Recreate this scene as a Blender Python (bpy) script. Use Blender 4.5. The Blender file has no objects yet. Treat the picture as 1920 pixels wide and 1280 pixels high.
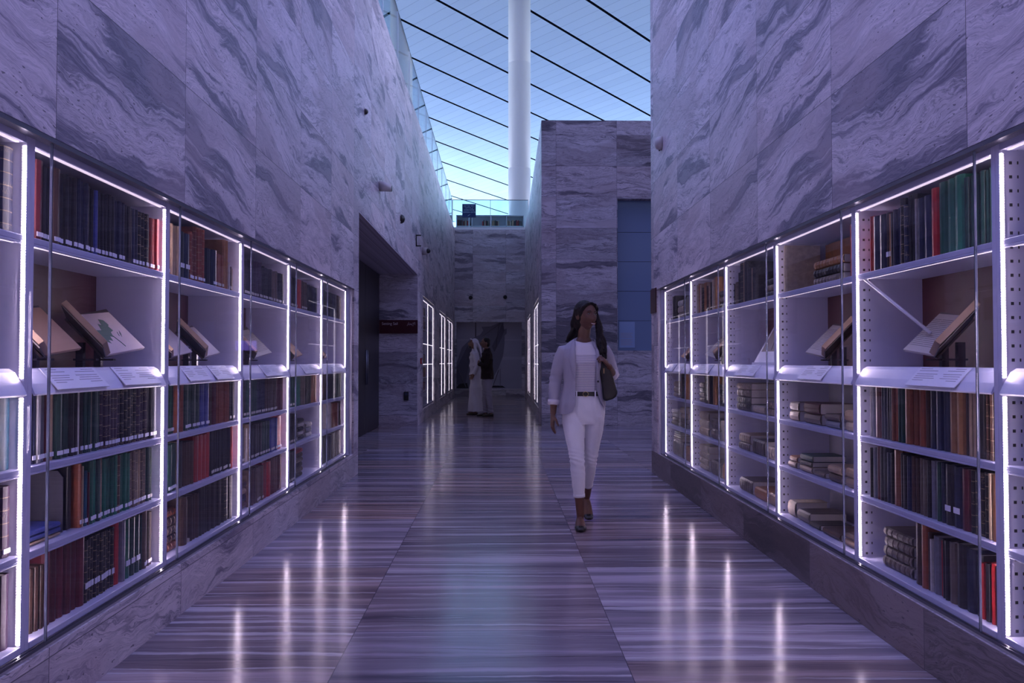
import bpy, bmesh, math, random, re
from mathutils import Vector, Matrix, noise
S = bpy.context.scene
C = S.collection
PI = math.pi
RNG = random.Random(7)

# ---------------------------------------------------------------- camera, sky, exposure
cd = bpy.data.cameras.new('camera')
cam = bpy.data.objects.new('camera', cd); C.objects.link(cam); S.camera = cam
cd.sensor_width = 36.0; cd.lens = 29.25; cd.clip_end = 300; cd.clip_start = 0.05
cam.location = (0, 0, 1.25)
cam.rotation_euler = (math.radians(90 + 1.377), 0, math.radians(-0.918))
S.view_settings.view_transform = 'Standard'; S.view_settings.look = 'None'
S.view_settings.exposure = 0.0; S.view_settings.gamma = 1.0; S.view_settings.use_curve_mapping = False
try:
    S.cycles.max_bounces = 8; S.cycles.diffuse_bounces = 3; S.cycles.glossy_bounces = 4
    S.cycles.transparent_max_bounces = 12; S.cycles.sample_clamp_indirect = 4.0
except Exception: pass

w = bpy.data.worlds.new('sky'); S.world = w; w.use_nodes = True
nt = w.node_tree; bg = nt.nodes['Background']
tc = nt.nodes.new('ShaderNodeTexCoord'); sx = nt.nodes.new('ShaderNodeSeparateXYZ')
nt.links.new(tc.outputs['Generated'], sx.inputs[0])
mr = nt.nodes.new('ShaderNodeMapRange'); mr.inputs['From Min'].default_value = -0.05; mr.inputs['From Max'].default_value = 0.9
nt.links.new(sx.outputs['Z'], mr.inputs['Value'])
cr = nt.nodes.new('ShaderNodeValToRGB')
cr.color_ramp.elements[0].color = (0.80, 0.87, 1.0, 1); cr.color_ramp.elements[1].color = (0.43, 0.45, 1.08, 1)
cr.color_ramp.elements.new(0.35).color = (0.46, 0.48, 0.98, 1)
nt.links.new(mr.outputs[0], cr.inputs[0])
# the sky is brighter beyond the glazed far end of the hall than behind the camera
my = nt.nodes.new('ShaderNodeMapRange'); my.inputs['From Min'].default_value = -.6; my.inputs['From Max'].default_value = .9
my.inputs['To Min'].default_value = .06; my.inputs['To Max'].default_value = 1.5; nt.links.new(sx.outputs['Y'], my.inputs['Value'])
ab = nt.nodes.new('ShaderNodeMath'); ab.operation = 'ABSOLUTE'; nt.links.new(sx.outputs['X'], ab.inputs[0])
mx_ = nt.nodes.new('ShaderNodeMapRange'); mx_.inputs['From Max'].default_value = .7; mx_.inputs['To Min'].default_value = .6; mx_.inputs['To Max'].default_value = 1.8  # sideways boost added to the sky to brighten both corridor walls
nt.links.new(ab.outputs[0], mx_.inputs['Value'])
mm_ = nt.nodes.new('ShaderNodeMath'); mm_.operation = 'MULTIPLY'; nt.links.new(my.outputs[0], mm_.inputs[0]); nt.links.new(mx_.outputs[0], mm_.inputs[1])
vm = nt.nodes.new('ShaderNodeVectorMath'); vm.operation = 'SCALE'; nt.links.new(cr.outputs[0], vm.inputs[0]); nt.links.new(mm_.outputs[0], vm.inputs['Scale'])
nt.links.new(vm.outputs[0], bg.inputs[0])
bg.inputs[1].default_value = SKY = 4.0

# ---------------------------------------------------------------- node helpers
class G:
    """small helper that writes node graphs"""
    def __init__(s, m): s.nt = m.node_tree; s.n = s.nt.nodes; s.l = s.nt.links
    def put(s, sock, v):
        if v is None: return
        if isinstance(v, bpy.types.NodeSocket): s.l.new(v, sock)
        elif isinstance(v, (tuple, list)):
            v = tuple(v); sock.default_value = v + (1,) if (len(v) == 3 and sock.type == 'RGBA') else v
        else: sock.default_value = v
    def m(s, op, a, b=None, c=None):
        n = s.n.new('ShaderNodeMath'); n.operation = op
        s.put(n.inputs[0], a); s.put(n.inputs[1], b); s.put(n.inputs[2], c); return n.outputs[0]
    def xyz(s, v):
        n = s.n.new('ShaderNodeSeparateXYZ'); s.put(n.inputs[0], v); return n.outputs
    def vec(s, x, y, z):
        n = s.n.new('ShaderNodeCombineXYZ'); s.put(n.inputs[0], x); s.put(n.inputs[1], y); s.put(n.inputs[2], z); return n.outputs[0]
    def noise(s, v, scale, detail=4, rough=.55, dist=0, color=False):
        n = s.n.new('ShaderNodeTexNoise'); s.put(n.inputs['Vector'], v); n.inputs['Scale'].default_value = scale
        n.inputs['Detail'].default_value = detail; n.inputs['Roughness'].default_value = rough; n.inputs['Distortion'].default_value = dist
        return n.outputs['Color' if color else 'Fac']
    def white(s, v, color=False):
        n = s.n.new('ShaderNodeTexWhiteNoise'); s.put(n.inputs['Vector'], v); return n.outputs['Color' if color else 'Value']
    def ramp(s, f, stops, interp='LINEAR'):
        n = s.n.new('ShaderNodeValToRGB'); s.put(n.inputs[0], f); r = n.color_ramp; r.interpolation = interp
        while len(r.elements) < len(stops): r.elements.new(.5)
        for e, (p, c) in zip(r.elements, stops):
            e.position = p; e.color = tuple(c) + (1,) if len(c) == 3 else c
        return n.outputs[0]
    def mix(s, f, a, b, mode='MIX'):
        n = s.n.new('ShaderNodeMix'); n.data_type = 'RGBA'; n.blend_type = mode
        s.put(n.inputs[0], f); s.put(n.inputs[6], a); s.put(n.inputs[7], b); return n.outputs[2]
    def pos(s): return s.n.new('ShaderNodeNewGeometry').outputs['Position']
    def obj(s): return s.n.new('ShaderNodeTexCoord').outputs['Object']
    def bump(s, h, st, dist=.01):
        n = s.n.new('ShaderNodeBump'); s.put(n.inputs['Height'], h); n.inputs['Strength'].default_value = st; n.inputs['Distance'].default_value = dist
        return n.outputs[0]

def mat(name, base=(.5, .5, .5), rough=.5, metal=0., spec=.5, emit=None, es=0., coat=0.):
    m = bpy.data.materials.new(name); m.use_nodes = True
    b = m.node_tree.nodes['Principled BSDF']
    b.inputs['Base Color'].default_value = tuple(base) + (1,)
    b.inputs['Roughness'].default_value = rough; b.inputs['Metallic'].default_value = metal
    b.inputs['Specular IOR Level'].default_value = spec; b.inputs['Coat Weight'].default_value = coat
    if emit: b.inputs['Emission Color'].default_value = tuple(emit) + (1,); b.inputs['Emission Strength'].default_value = es
    m['b'] = 1
    return m
def bsdf(m): return m.node_tree.nodes['Principled BSDF']

def stone(name, axis, u0, v0, W, H, dark, mid, light, rough=.45, tilt=.35, floor=False, vary=.5):
    m = mat(name, rough=rough); g = G(m); b = bsdf(m)
    p = g.xyz(g.pos())
    if floor:
        u, v = p[0], p[1]
        # three columns of slabs, each shifted along the corridor
        c1 = g.m('GREATER_THAN', u, -.665); c2 = g.m('GREATER_THAN', u, .532)
        c3 = g.m('GREATER_THAN', u, 1.73); c4 = g.m('LESS_THAN', u, -1.86)
        cid = g.m('SUBTRACT', g.m('ADD', g.m('ADD', c1, c2), c3), c4)
        v = g.m('ADD', v, g.m('MULTIPLY', cid, .41))
        iu = cid
        e1 = g.m('ABSOLUTE', g.m('ADD', u, .665)); e2 = g.m('ABSOLUTE', g.m('SUBTRACT', u, .532))
        e3 = g.m('ABSOLUTE', g.m('SUBTRACT', u, 1.73)); e4 = g.m('ABSOLUTE', g.m('ADD', u, 1.86))
        du = g.m('MINIMUM', g.m('MINIMUM', e1, e2), g.m('MINIMUM', e3, e4))
    else:
        u, v = p[1] if axis == 'y' else p[0], p[2]
        cu = g.m('DIVIDE', g.m('SUBTRACT', u, u0), W); iu = g.m('FLOOR', cu)
        fu = g.m('SUBTRACT', cu, iu); du = g.m('MULTIPLY', g.m('MINIMUM', fu, g.m('SUBTRACT', 1., fu)), W)
    cv = g.m('DIVIDE', g.m('SUBTRACT', v, v0), H); iv = g.m('FLOOR', cv)
    fv = g.m('SUBTRACT', cv, iv); dv = g.m('MULTIPLY', g.m('MINIMUM', fv, g.m('SUBTRACT', 1., fv)), H)
    idv = g.vec(iu, iv, 3.7)
    r1 = g.white(idv); rc = g.xyz(g.white(g.vec(iu, iv, 9.1), True))
    slope = g.m('MULTIPLY', g.m('SUBTRACT', rc[0], .35), tilt)
    sgn = g.m('SUBTRACT', g.m('MULTIPLY', g.m('GREATER_THAN', rc[1], .5), 2.), 1.)
    uu = g.m('MULTIPLY', g.m('ADD', u, g.m('MULTIPLY', rc[2], 31.)), sgn)
    vv = g.m('ADD', g.m('ADD', v, g.m('MULTIPLY', slope, u)), g.m('MULTIPLY', r1, 17.))
    # large slow warp makes the wavy sedimentary bands
    wa = g.noise(g.vec(g.m('MULTIPLY', uu, 1.0 if not floor else .9), g.m('MULTIPLY', vv, 2.2), r1), 1.3, 3, .5)
    wb = g.noise(g.vec(g.m('MULTIPLY', uu, 4.), g.m('MULTIPLY', vv, 8.), 5.), 1.5, 3, .6)
    amp = .34 if not floor else .085
    wv = g.m('ADD', vv, g.m('ADD', g.m('MULTIPLY', wa, amp), g.m('MULTIPLY', wb,   .06 if not floor else .03)))
    big = g.noise(g.vec(g.m('MULTIPLY', uu, .25), g.m('MULTIPLY', wv, 1.6 if not floor else 2.6), r1), 2.4, 3, .5)
    fine = g.noise(g.vec(g.m('MULTIPLY', uu, .35), g.m('MULTIPLY', wv, 6. if not floor else 9), 2.), 3.2, 6, .68)
    thin = g.noise(g.vec(g.m('MULTIPLY', uu, .5 if not floor else .25), g.m('MULTIPLY', wv, 9. if not floor else 16.), 8.), 4., 4, .6)
    f = g.m('ADD', g.m('MULTIPLY', big, 1.0), g.m('MULTIPLY', fine, .6))
    f = g.m('ADD', f, g.m('MULTIPLY', g.m('SUBTRACT', r1, .5), .22 * vary))
    f = g.m('SUBTRACT', f, .30)
    f = g.m('ADD', g.m('MULTIPLY', g.m('SUBTRACT', f, .5), 2.3), .52)
    dm = tuple((a + c) / 2 for a, c in zip(mid, dark)); lm_ = tuple((a + c) / 2 for a, c in zip(mid, light))
    br = tuple(min(1, x * 1.12) for x in light)
    col = g.ramp(f, [(.06, dm), (.14, dark), (.24, dm), (.30, mid), (.345, light), (.38, mid), (.42, light), (.50, lm_), (.54, br), (.60, light), (.625, mid), (.66, br), (.74, lm_), (.80, dm), (.84, light), (.95, br)])
    hair = g.noise(g.vec(g.m('MULTIPLY', uu, .9), g.m('MULTIPLY', wv, 24.), 3.), 4., 5, .7)
    col = g.mix(1., col, g.ramp(hair, [(.30, (.62, .60, .66)), (.46, (1, 1, 1))]), 'MULTIPLY')
    # thin bright and dark lines between bands
    tl = g.m('ABSOLUTE', g.m('SUBTRACT', thin, .5))
    lm = g.ramp(tl, [(0, (1, 1, 1)), (.012, (.6, .6, .6)), (.028, (0, 0, 0))])
    area = g.ramp(g.noise(g.vec(g.m('MULTIPLY', uu, .7), g.m('MULTIPLY', wv, 1.4), 4.), 1.6, 2), [(.46, (0, 0, 0)), (.62, (.62, .62, .62))])
    col = g.mix(g.m('MULTIPLY', lm, area), col, tuple(x * .7 for x in dark))
    if not floor:
        warm = g.ramp(g.noise(g.vec(g.m('MULTIPLY', uu, .35), g.m('MULTIPLY', wv, 1.1), 60.), 1.5, 2), [(.52, (0, 0, 0)), (.56, (.8, .8, .8))])
        col = g.mix(g.m('MULTIPLY', warm, .55), col, tuple(m_ * k_ for m_, k_ in zip(mid, (1.05, .95, .92))))
    if floor:
        base = g.ramp(rc[2], [(.0, (.270, .195, .190)), (.3, (.200, .165, .190)), (.5, (.290, .250, .290)), (.7, (.175, .158, .210)), (1., (.300, .225, .220))])
        bn = g.noise(g.vec(g.m('MULTIPLY', uu, .16), g.m('MULTIPLY', wv, 3.2), r1), 2.2, 4, .55)
        col = g.mix(1., base, g.ramp(bn, [(.28, (.34, .33, .40)), (.42, (.80, .79, .84)), (.52, (1.0, .98, 1.0)), (.64, (1.7, 1.7, 1.75)), (.75, (2.0, 2.0, 2.0))]), 'MULTIPLY')
        sn = g.noise(g.vec(g.m('MULTIPLY', uu, .13), g.m('MULTIPLY', wv, 7.), 22.), 2.6, 5, .62)
        col = g.mix(g.ramp(sn, [(.56, (0, 0, 0)), (.60, (.5, .5, .5)), (.66, (.85, .85, .85))]), col, (.58, .53, .60))
        col = g.mix(g.ramp(sn, [(.33, (.75, .75, .75)), (.40, (0, 0, 0))]), col, (.055, .045, .06))
        col = g.mix(1., col, g.ramp(fine, [(.32, (.80, .80, .80)), (.5, (1, 1, 1)), (.7, (1.12, 1.12, 1.12))]), 'MULTIPLY')
    # pores
    po = g.noise(g.vec(g.m('MULTIPLY', uu, 9.), g.m('MULTIPLY', vv, 22.), 1.), 3.1, 2, .5)
    pz = g.noise(g.vec(uu, g.m('MULTIPLY', wv, 3.), 7.), 2.1, 2, .5)
    pm = g.m('MULTIPLY', g.m('GREATER_THAN', po, .68 if not floor else .78), g.m('GREATER_THAN', pz, .5))
    col = g.mix(g.m('MULTIPLY', pm, .75), col, (.05, .045, .07))
    # slab to slab variation and joints
    col = g.mix(1., col, g.ramp(rc[2], [(0, (1 - (.38 if not floor else .1) * vary,) * 3), (.5, (1, 1, 1)), (1, (1.0, .95, .93))]), 'MULTIPLY')
    jw = .0022 if not floor else .002
    j = g.m('LESS_THAN', g.m('MINIMUM', du, dv), jw)
    col = g.mix(g.m('MULTIPLY', j, .8), col, (.045, .04, .06))
    g.l.new(col, b.inputs['Base Color'])
    h = g.m('SUBTRACT', g.m('MULTIPLY', fine, .25), g.m('MULTIPLY', pm, 1.))
    if floor:
        b.inputs['Specular IOR Level'].default_value = .2
        g.l.new(g.bump(h, .05, .002), b.inputs['Normal'])
        g.l.new(g.ramp(fine, [(.3, (rough * .8,) * 3), (.7, (rough * 1.4,) * 3)]), b.inputs['Roughness'])
    else:
        g.l.new(g.bump(h, .35, .004), b.inputs['Normal'])
    return m

LT, MD, DK = (.66, .595, .65), (.42, .375, .45), (.15, .135, .20)
M = {}
M['stone_l'] = stone('travertine_left', 'y', 2.96 - 1.21 * 20, 2.03 - .605 * 10, 1.21, .605, DK, MD, LT)
M['stone_r'] = stone('travertine_right', 'y', 3.03 - 1.245 * 20, 2.03 - .605 * 10, 1.245, .605, DK, MD, LT)
M['stone_x'] = stone('travertine_end', 'x', 1.115 - 1.185 * 20, 2.03 - .605 * 10, 1.185, .605, (.115, .105, .15), (.28, .25, .31), (.54, .50, .59), tilt=.10, vary=1.1)
M['floor'] = stone('travertine_floor', 'x', 0, 3.373 - 1.24 * 20, 1.2, .78, (.045, .038, .06), (.14, .115, .145), (.34, .30, .36), rough=.15, tilt=.05, floor=True, vary=1.)
M['stone_e_lit'] = stone('travertine_end_wall_lightened', 'x', .26 - 1.185 * 20, 2.03 - .605 * 10, 1.185, .605, (.22, .21, .28), (.48, .46, .56), (.74, .72, .82), tilt=.14, vary=.8)  # same travertine, colours lightened to make up for weak light at the end wall
M['stone_p'] = stone('travertine_plinth', 'y', 3.03 - 1.245 * 20 + .35, .255 - .605, 1.245, .605, (.09, .075, .085), (.16, .13, .145), (.24, .20, .225), tilt=.12, vary=1.2)
M['frame'] = mat('powder_coated_frame', (.50, .50, .68), .38, .2)
M['rail'] = mat('dark_metal_rail', (.16, .16, .2), .3, .8)
M['railhi'] = mat('brushed_metal_rail', (.55, .54, .6), .28, .8)
M['ledge'] = mat('white_ledge', (.72, .71, .86), .35)
M['card'] = mat('white_card', (.78, .77, .90), .4)
M['ink'] = mat('grey_ink', (.34, .33, .42), .7)
M['burg'] = mat('burgundy_back', (.045, .005, .010), .5)
M['back'] = mat('grey_back', (.20, .19, .24), .5)
M['black'] = mat('black', (.012, .012, .015), .35)
M['sign'] = mat('burgundy_sign', (.045, .004, .009), .3)
M['white'] = mat('white', (.8, .78, .85), .4)
M['dkdoor'] = mat('dark_bronze_door', (.012, .010, .014), .35, .3)
M['vel'] = mat('pages', (.62, .56, .50), .7)
M['colwhite'] = mat('white_column', (.93, .95, .97), .3)

# side panels with two rows of shelf-pin holes
def panel_mat(name, holes):
    m = mat(name, (.63, .615, .78), .34, .1); g = G(m)
    if holes:
        p = g.xyz(g.obj())
        hz = g.m('ABSOLUTE', g.m('SUBTRACT', g.m('FRACT', g.m('DIVIDE', p[2], .05)), .5))
        mz = g.m('LESS_THAN', hz, .11)
        a = g.m('LESS_THAN', g.m('ABSOLUTE', g.m('ADD', p[0], .050)), .0055)
        b2 = g.m('LESS_THAN', g.m('ABSOLUTE', g.m('ADD', p[0], .024)), .0028)
        k = g.m('MULTIPLY', mz, g.m('MAXIMUM', a, b2))
        g.l.new(g.mix(k, (.63, .615, .78), (.02, .02, .03)), bsdf(m).inputs['Base Color'])
    return m
M['panel'] = panel_mat('side_panel', False); M['panelh'] = panel_mat('side_panel_perforated', True)

def led_mat(name, col, es, axis=2, pitch=.0095, depth=.75):
    m = mat(name, (.8, .8, .8), .4); g = G(m); b = bsdf(m)
    p = g.xyz(g.obj())[axis]
    f = g.m('ABSOLUTE', g.m('SUBTRACT', g.m('FRACT', g.m('DIVIDE', p, pitch)), .5))
    e = g.ramp(f, [(.16, (1, 1, 1)), (.34, (1 - depth,) * 3)])
    b.inputs['Emission Color'].default_value = col + (1,)
    g.l.new(g.m('MULTIPLY', e, es), b.inputs['Emission Strength'])
    return m
LEDC = (1.0, .80, .94)
M['led'] = led_mat('led_beads', LEDC, 78.0, depth=.99)
M['ledsoft'] = mat('led_soft', (.8, .8, .8), .4, emit=LEDC, es=3.0)
M['ledline'] = mat('led_line', (.8, .8, .8), .4, emit=LEDC, es=1.8); M['ledtop'] = mat('led_line_dim', (.8, .8, .8), .4, emit=LEDC, es=.9)
M['ledfar'] = mat('led_far', (.8, .8, .8), .4, emit=(1, .88, .95), es=3.8)
M['ledch'] = led_mat('led_channel', LEDC, .8, pitch=.0095, depth=1.)

def glass_mat(name, tint=(1, 1, 1), refl=1., rough=0., thick=.0):
    m = bpy.data.materials.new(name); m.use_nodes = True; g = G(m); g.n.clear()
    o = g.n.new('ShaderNodeOutputMaterial'); t = g.n.new('ShaderNodeBsdfTransparent'); t.inputs[0].default_value = tint + (1,)
    gl = g.n.new('ShaderNodeBsdfGlossy'); gl.inputs['Roughness'].default_value = rough
    ge = g.n.new('ShaderNodeNewGeometry'); dp = g.n.new('ShaderNodeVectorMath'); dp.operation = 'DOT_PRODUCT'
    g.l.new(ge.outputs['Normal'], dp.inputs[0]); g.l.new(ge.outputs['Incoming'], dp.inputs[1])
    k = g.m('POWER', g.m('SUBTRACT', 1., g.m('ABSOLUTE', dp.outputs['Value'])), 5.)
    fr = g.m('ADD', g.m('MULTIPLY', k, .96), .04)
    mx = g.n.new('ShaderNodeMixShader'); g.l.new(g.m('MULTIPLY', fr, refl), mx.inputs[0])
    g.l.new(t.outputs[0], mx.inputs[1]); g.l.new(gl.outputs[0], mx.inputs[2]); g.l.new(mx.outputs[0], o.inputs[0])
    return m
M['glass'] = glass_mat('case_glass', (.97, .97, 1.), .4)
M['gedge'] = mat('glass_edge', (.05, .06, .10), .2)
M['rglass'] = glass_mat('balustrade_glass', (.80, .93, .97))
M['rcap'] = mat('balustrade_edge', (.04, .10, .13), .3)

# ---------------------------------------------------------------- mesh helpers
class MB:
    def __init__(s): s.v = []; s.f = []; s.mi = []
    def face(s, idx, mi=0): s.f.append(tuple(idx)); s.mi.append(mi)
    def box(s, x0, x1, y0, y1, z0, z1, mi=0):
        if x0 > x1: x0, x1 = x1, x0
        if y0 > y1: y0, y1 = y1, y0
        if z0 > z1: z0, z1 = z1, z0
        b = len(s.v)
        s.v += [(x0, y0, z0), (x1, y0, z0), (x1, y1, z0), (x0, y1, z0), (x0, y0, z1), (x1, y0, z1), (x1, y1, z1), (x0, y1, z1)]
        for q in ((0, 3, 2, 1), (4, 5, 6, 7), (0, 1, 5, 4), (1, 2, 6, 5), (2, 3, 7, 6), (3, 0, 4, 7)): s.face([b + i for i in q], mi)
        return s
    def hexa(s, pts, mi=0):
        """eight points: four of the bottom loop, four of the top"""
        b = len(s.v); s.v += [tuple(p) for p in pts]
        for q in ((0, 3, 2, 1), (4, 5, 6, 7), (0, 1, 5, 4), (1, 2, 6, 5), (2, 3, 7, 6), (3, 0, 4, 7)): s.face([b + i for i in q], mi)
        return s
    def loft(s, rings, mi=0, cap=True, closed=True):
        b = len(s.v); n = len(rings[0])
        for r in rings: s.v += [tuple(p) for p in r]
        for i in range(len(rings) - 1):
            for j in range(n if closed else n - 1):
                k = (j + 1) % n
                s.face((b + i * n + j, b + i * n + k, b + (i + 1) * n + k, b + (i + 1) * n + j), mi)
        if cap and closed:
            s.face([b + j for j in range(n)][::-1], mi); e = b + (len(rings) - 1) * n
            s.face([e + j for j in range(n)], mi)
        return s
    def tube(s, pts, rad, n=10, mi=0, flat=None):
        """tube along points; rad number or list; items may be (a, b) with axis hints"""
        pts = [Vector(p) for p in pts]; rings = []; up = None
        for i, p in enumerate(pts):
            t = (pts[min(i + 1, len(pts) - 1)] - pts[max(i - 1, 0)]).normalized()
            if up is None:
                up = Vector(flat) if flat else (Vector((0, 0, 1)) if abs(t.z) < .9 else Vector((0, 1, 0)))
            a = (up - t * up.dot(t)).normalized(); bb = t.cross(a); up = a
            r = rad[i] if isinstance(rad, (list, tuple)) else rad
            ra, rb = (r if isinstance(r, (list, tuple)) else (r, r))
            rings.append([p + a * (ra * math.cos(2 * PI * k / n)) + bb * (rb * math.sin(2 * PI * k / n)) for k in range(n)])
        return s.loft(rings, mi)
    def lathe(s, prof, n=24, cx=0, cy=0, mi=0):
        return s.loft([[(cx + r * math.cos(2 * PI * k / n), cy + r * math.sin(2 * PI * k / n), z) for k in range(n)] for r, z in prof], mi)
    def ball(s, c, r, n=12, m=8, mi=0):
        r = r if isinstance(r, (tuple, list)) else (r, r, r); rings = []
        for i in range(m + 1):
            a = PI * (i + .02 if i == 0 else i - .02 if i == m else i) / m
            rings.append([(c[0] + r[0] * math.sin(a) * math.cos(2 * PI * k / n), c[1] + r[1] * math.sin(a) * math.sin(2 * PI * k / n), c[2] - r[2] * math.cos(a)) for k in range(n)])
        return s.loft(rings, mi)
    def xf(s, mtx, start=0):
        for i in range(start, len(s.v)): s.v[i] = tuple(mtx @ Vector(s.v[i]))
        return s
    def mesh(s, name):
        me = bpy.data.meshes.new(name); me.from_pydata(s.v, [], s.f)
        me.polygons.foreach_set('material_index', s.mi); me.update(); return me
    def build(s, name, m, parent=None, smooth=False, bevel=0., loc=None, fix=True):
        me = s.mesh(name)
        for x in (m if isinstance(m, (list, tuple)) else [m]): me.materials.append(M[x] if isinstance(x, str) else x)
        if fix and len(s.f) < 20000:
            bm = bmesh.new(); bm.from_mesh(me); bmesh.ops.recalc_face_normals(bm, faces=bm.faces); bm.to_mesh(me); bm.free()
        o = bpy.data.objects.new(name, me); C.objects.link(o)
        if parent: o.parent = parent
        if loc: o.location = loc
        if smooth: me.polygons.foreach_set('use_smooth', [True] * len(me.polygons)); me.update()
        if bevel:
            b = o.modifiers.new('bevel', 'BEVEL'); b.width = bevel; b.segments = 2; b.limit_method = 'ANGLE'
        return o
def empty(name, loc=(0, 0, 0), rz=0., parent=None):
    o = bpy.data.objects.new(name, None); C.objects.link(o); o.location = loc; o.rotation_euler = (0, 0, rz); o.empty_display_size = .1
    if parent: o.parent = parent
    return o
def tag(o, label=None, cat=None, group=None, kind=None):
    if label: o['label'] = label
    if cat: o['category'] = cat
    if group: o['group'] = group
    if kind: o['kind'] = kind
    return o
def struct(mb, name, m, **k): return tag(mb.build(name, m, **k), kind='structure')

# ---------------------------------------------------------------- the building
TOP = 5.95
XL, XR = -1.571, 1.732
Y0, YE = 1.67, 8.86          # first and last post of the near cases
mb = MB(); mb.box(-14, 14, -7, 31.5, -.2, 0); struct(mb, 'floor', 'floor')

def wall_run(mb, xa, xb, y0, y1, top, openings, back):
    """wall between xa (face) and xb with recesses [(ya, yb, za, zb)] that end at x = back"""
    ys = y0
    for ya, yb, za, zb in openings:
        if ya > ys: mb.box(xa, xb, ys, ya, 0, top)
        mb.box(xa, xb, ya, yb, 0, za); mb.box(xa, xb, ya, yb, zb, top); mb.box(back, xb, ya, yb, za, zb)
        ys = yb
    if y1 > ys: mb.box(xa, xb, ys, y1, 0, top)
mb = MB(); wall_run(mb, XL, -2.5, -6, 9.35, TOP, [(Y0 - 1.19, 9.06, .25, 2.04)], -2.0); struct(mb, 'wall_left', 'stone_l')
mb = MB(); mb.box(XL, -2.5, 9.35, 16.1, 2.95, TOP); struct(mb, 'wall_left', 'stone_l')
FARL = [(17.3, 20.3, .26, 2.62), (22.1, 24.7, .26, 2.62), (25.4, 28.5, .26, 2.62)]
mb = MB(); wall_run(mb, XL, -2.5, 16.1, 29.7, TOP, FARL, -1.95); struct(mb, 'wall_left', 'stone_l')
mb = MB(); mb.box(-2.5, XL - .0015, 16.099, 16.13, 0, 2.95); struct(mb, 'trim_1', 'stone_x')
mb = MB(); wall_run(mb, XR, 2.7, -6, 9.4, TOP, [(Y0 - 1.14, 9.08, .25, 2.04)], 2.16); struct(mb, 'wall_right', 'stone_r')
mb = MB(); mb.box(XR - .004, XR + .02, -6, 9.398, .001, .2495); struct(mb, 'baseboard_right', 'stone_p')
# block between the two aisles, its side slightly skewed
bA, bB = (.832, 16.1), (.94, 29.7)
ang = math.atan2(bB[0] - bA[0], bB[1] - bA[1])
blk = empty('wall_center', (bA[0], bA[1], 0), -ang); blk['kind'] = 'structure'
L_ = math.hypot(bB[0] - bA[0], bB[1] - bA[1])
FARR = [(1.5, 4.6, .26, 2.62), (7.4, 10.4, .26, 2.62)]
mb = MB(); wall_run(mb, 0, .9, .02, L_, TOP, FARR, .36); o = mb.build('stone_side', 'stone_l', blk)
# front face with the recessed blue glass
NX0, NX1, NZ0, NZ1 = 2.31, 3.5, 1.46, 4.42
mb = MB(); mb.box(bA[0], NX0, 16.1, 16.4, 0, TOP); mb.box(NX0, NX1, 16.1, 16.4, 0, NZ0); mb.box(NX0, NX1, 16.1, 16.4, NZ1, TOP)
mb.box(NX1, 9, 16.1, 16.4, 0, TOP); struct(mb, 'wall_front', 'stone_x')
mb = MB(); mb.box(1.9, 9, 16.41, 29.7, 0, TOP - .01); struct(mb, 'wall_right', 'stone_r')
# end wall
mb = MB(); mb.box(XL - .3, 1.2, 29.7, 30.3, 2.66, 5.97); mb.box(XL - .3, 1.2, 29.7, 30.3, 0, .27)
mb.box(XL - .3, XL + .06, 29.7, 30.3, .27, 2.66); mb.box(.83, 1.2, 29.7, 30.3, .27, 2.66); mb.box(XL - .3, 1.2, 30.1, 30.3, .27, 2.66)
struct(mb, 'wall_back', 'stone_e_lit')
# wall behind the camera and beyond the cross aisle
mb = MB(); mb.box(-3, 3, -6.4, -6, 0, TOP); struct(mb, 'wall_rear', 'stone_x')
mb = MB(); mb.box(8.9, 9.2, 9.4, 16.1, 0, TOP); struct(mb, 'wall_side', 'stone_r')
# alcove with dark door leaf
mb = MB(); mb.box(-2.5, -2.302, 9.35, 16.1, 2.9, 2.96); mb.box(-2.6, -2.34, 9.3, 16.15, 0, 2.95)
o = struct(mb, 'trim_2', 'dkdoor')
d = empty('door_1', (-2.3, 12.7, 0)); d['kind'] = 'structure'
for i in range(4):
    y = -3.34 + i * 1.67
    MB().box(-.03, 0, y + .006, y + 1.664, .01, 2.94).build('door_leaf', 'dkdoor', d, bevel=.004)
for y in (-1.75, -1.6, 1.6, 1.75): MB().tube([(.03, y, .85), (.03, y, 1.45)], .012).build('door_handle', 'rail', d, smooth=True)
mb = MB(); mb.box(-2.301, XL - .002, 9.352, 16.098, 2.93, 2.948); struct(mb, 'trim_3', 'stone_x')

# upper terrace, hall facade and the folded metal ceiling
M['terrace'] = mat('pale_terrace', (.62, .66, .74), .35)
mb = MB(); mb.box(-40, XL - .55, -6, 31, 5.6, 5.93); mb.box(-40, 50, 30.31, 72, 5.45, 5.7); mb.box(9.2, 40, -6, 31, 5.6, 5.93); mb.box(2.71, 40, -6, 9.39, 5.6, 5.93)
struct(mb, 'floor_upper', 'terrace')
m = mat('ceiling_panels', (.42, .53, .70), .3, .3); g = G(m); p = g.xyz(g.pos())
P_ = g.m('DIVIDE', g.m('SUBTRACT', g.m('MULTIPLY', p[1], .956), p[0]), 1.3836)
Q_ = g.m('DIVIDE', g.m('ADD', g.m('MULTIPLY', p[0], .956), p[1]), 1.3836)
fp = g.m('ABSOLUTE', g.m('SUBTRACT', g.m('FRACT', g.m('DIVIDE', g.m('SUBTRACT', P_, 22.74 - 1.24), 2.48)), .5))
fq = g.m('ABSOLUTE', g.m('SUBTRACT', g.m('FRACT', g.m('DIVIDE', g.m('SUBTRACT', Q_, 24.39 - .31), .62)), .5))
sid = g.m('FLOOR', g.m('DIVIDE', g.m('SUBTRACT', P_, 22.74), 2.48)); qid = g.m('FLOOR', g.m('DIVIDE', g.m('SUBTRACT', Q_, 24.39), .62))
tone = g.white(g.vec(sid, qid, 1.))
col = g.mix(g.m('MULTIPLY', tone, .5), (.74, .81, .91), (.64, .72, .83))
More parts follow.
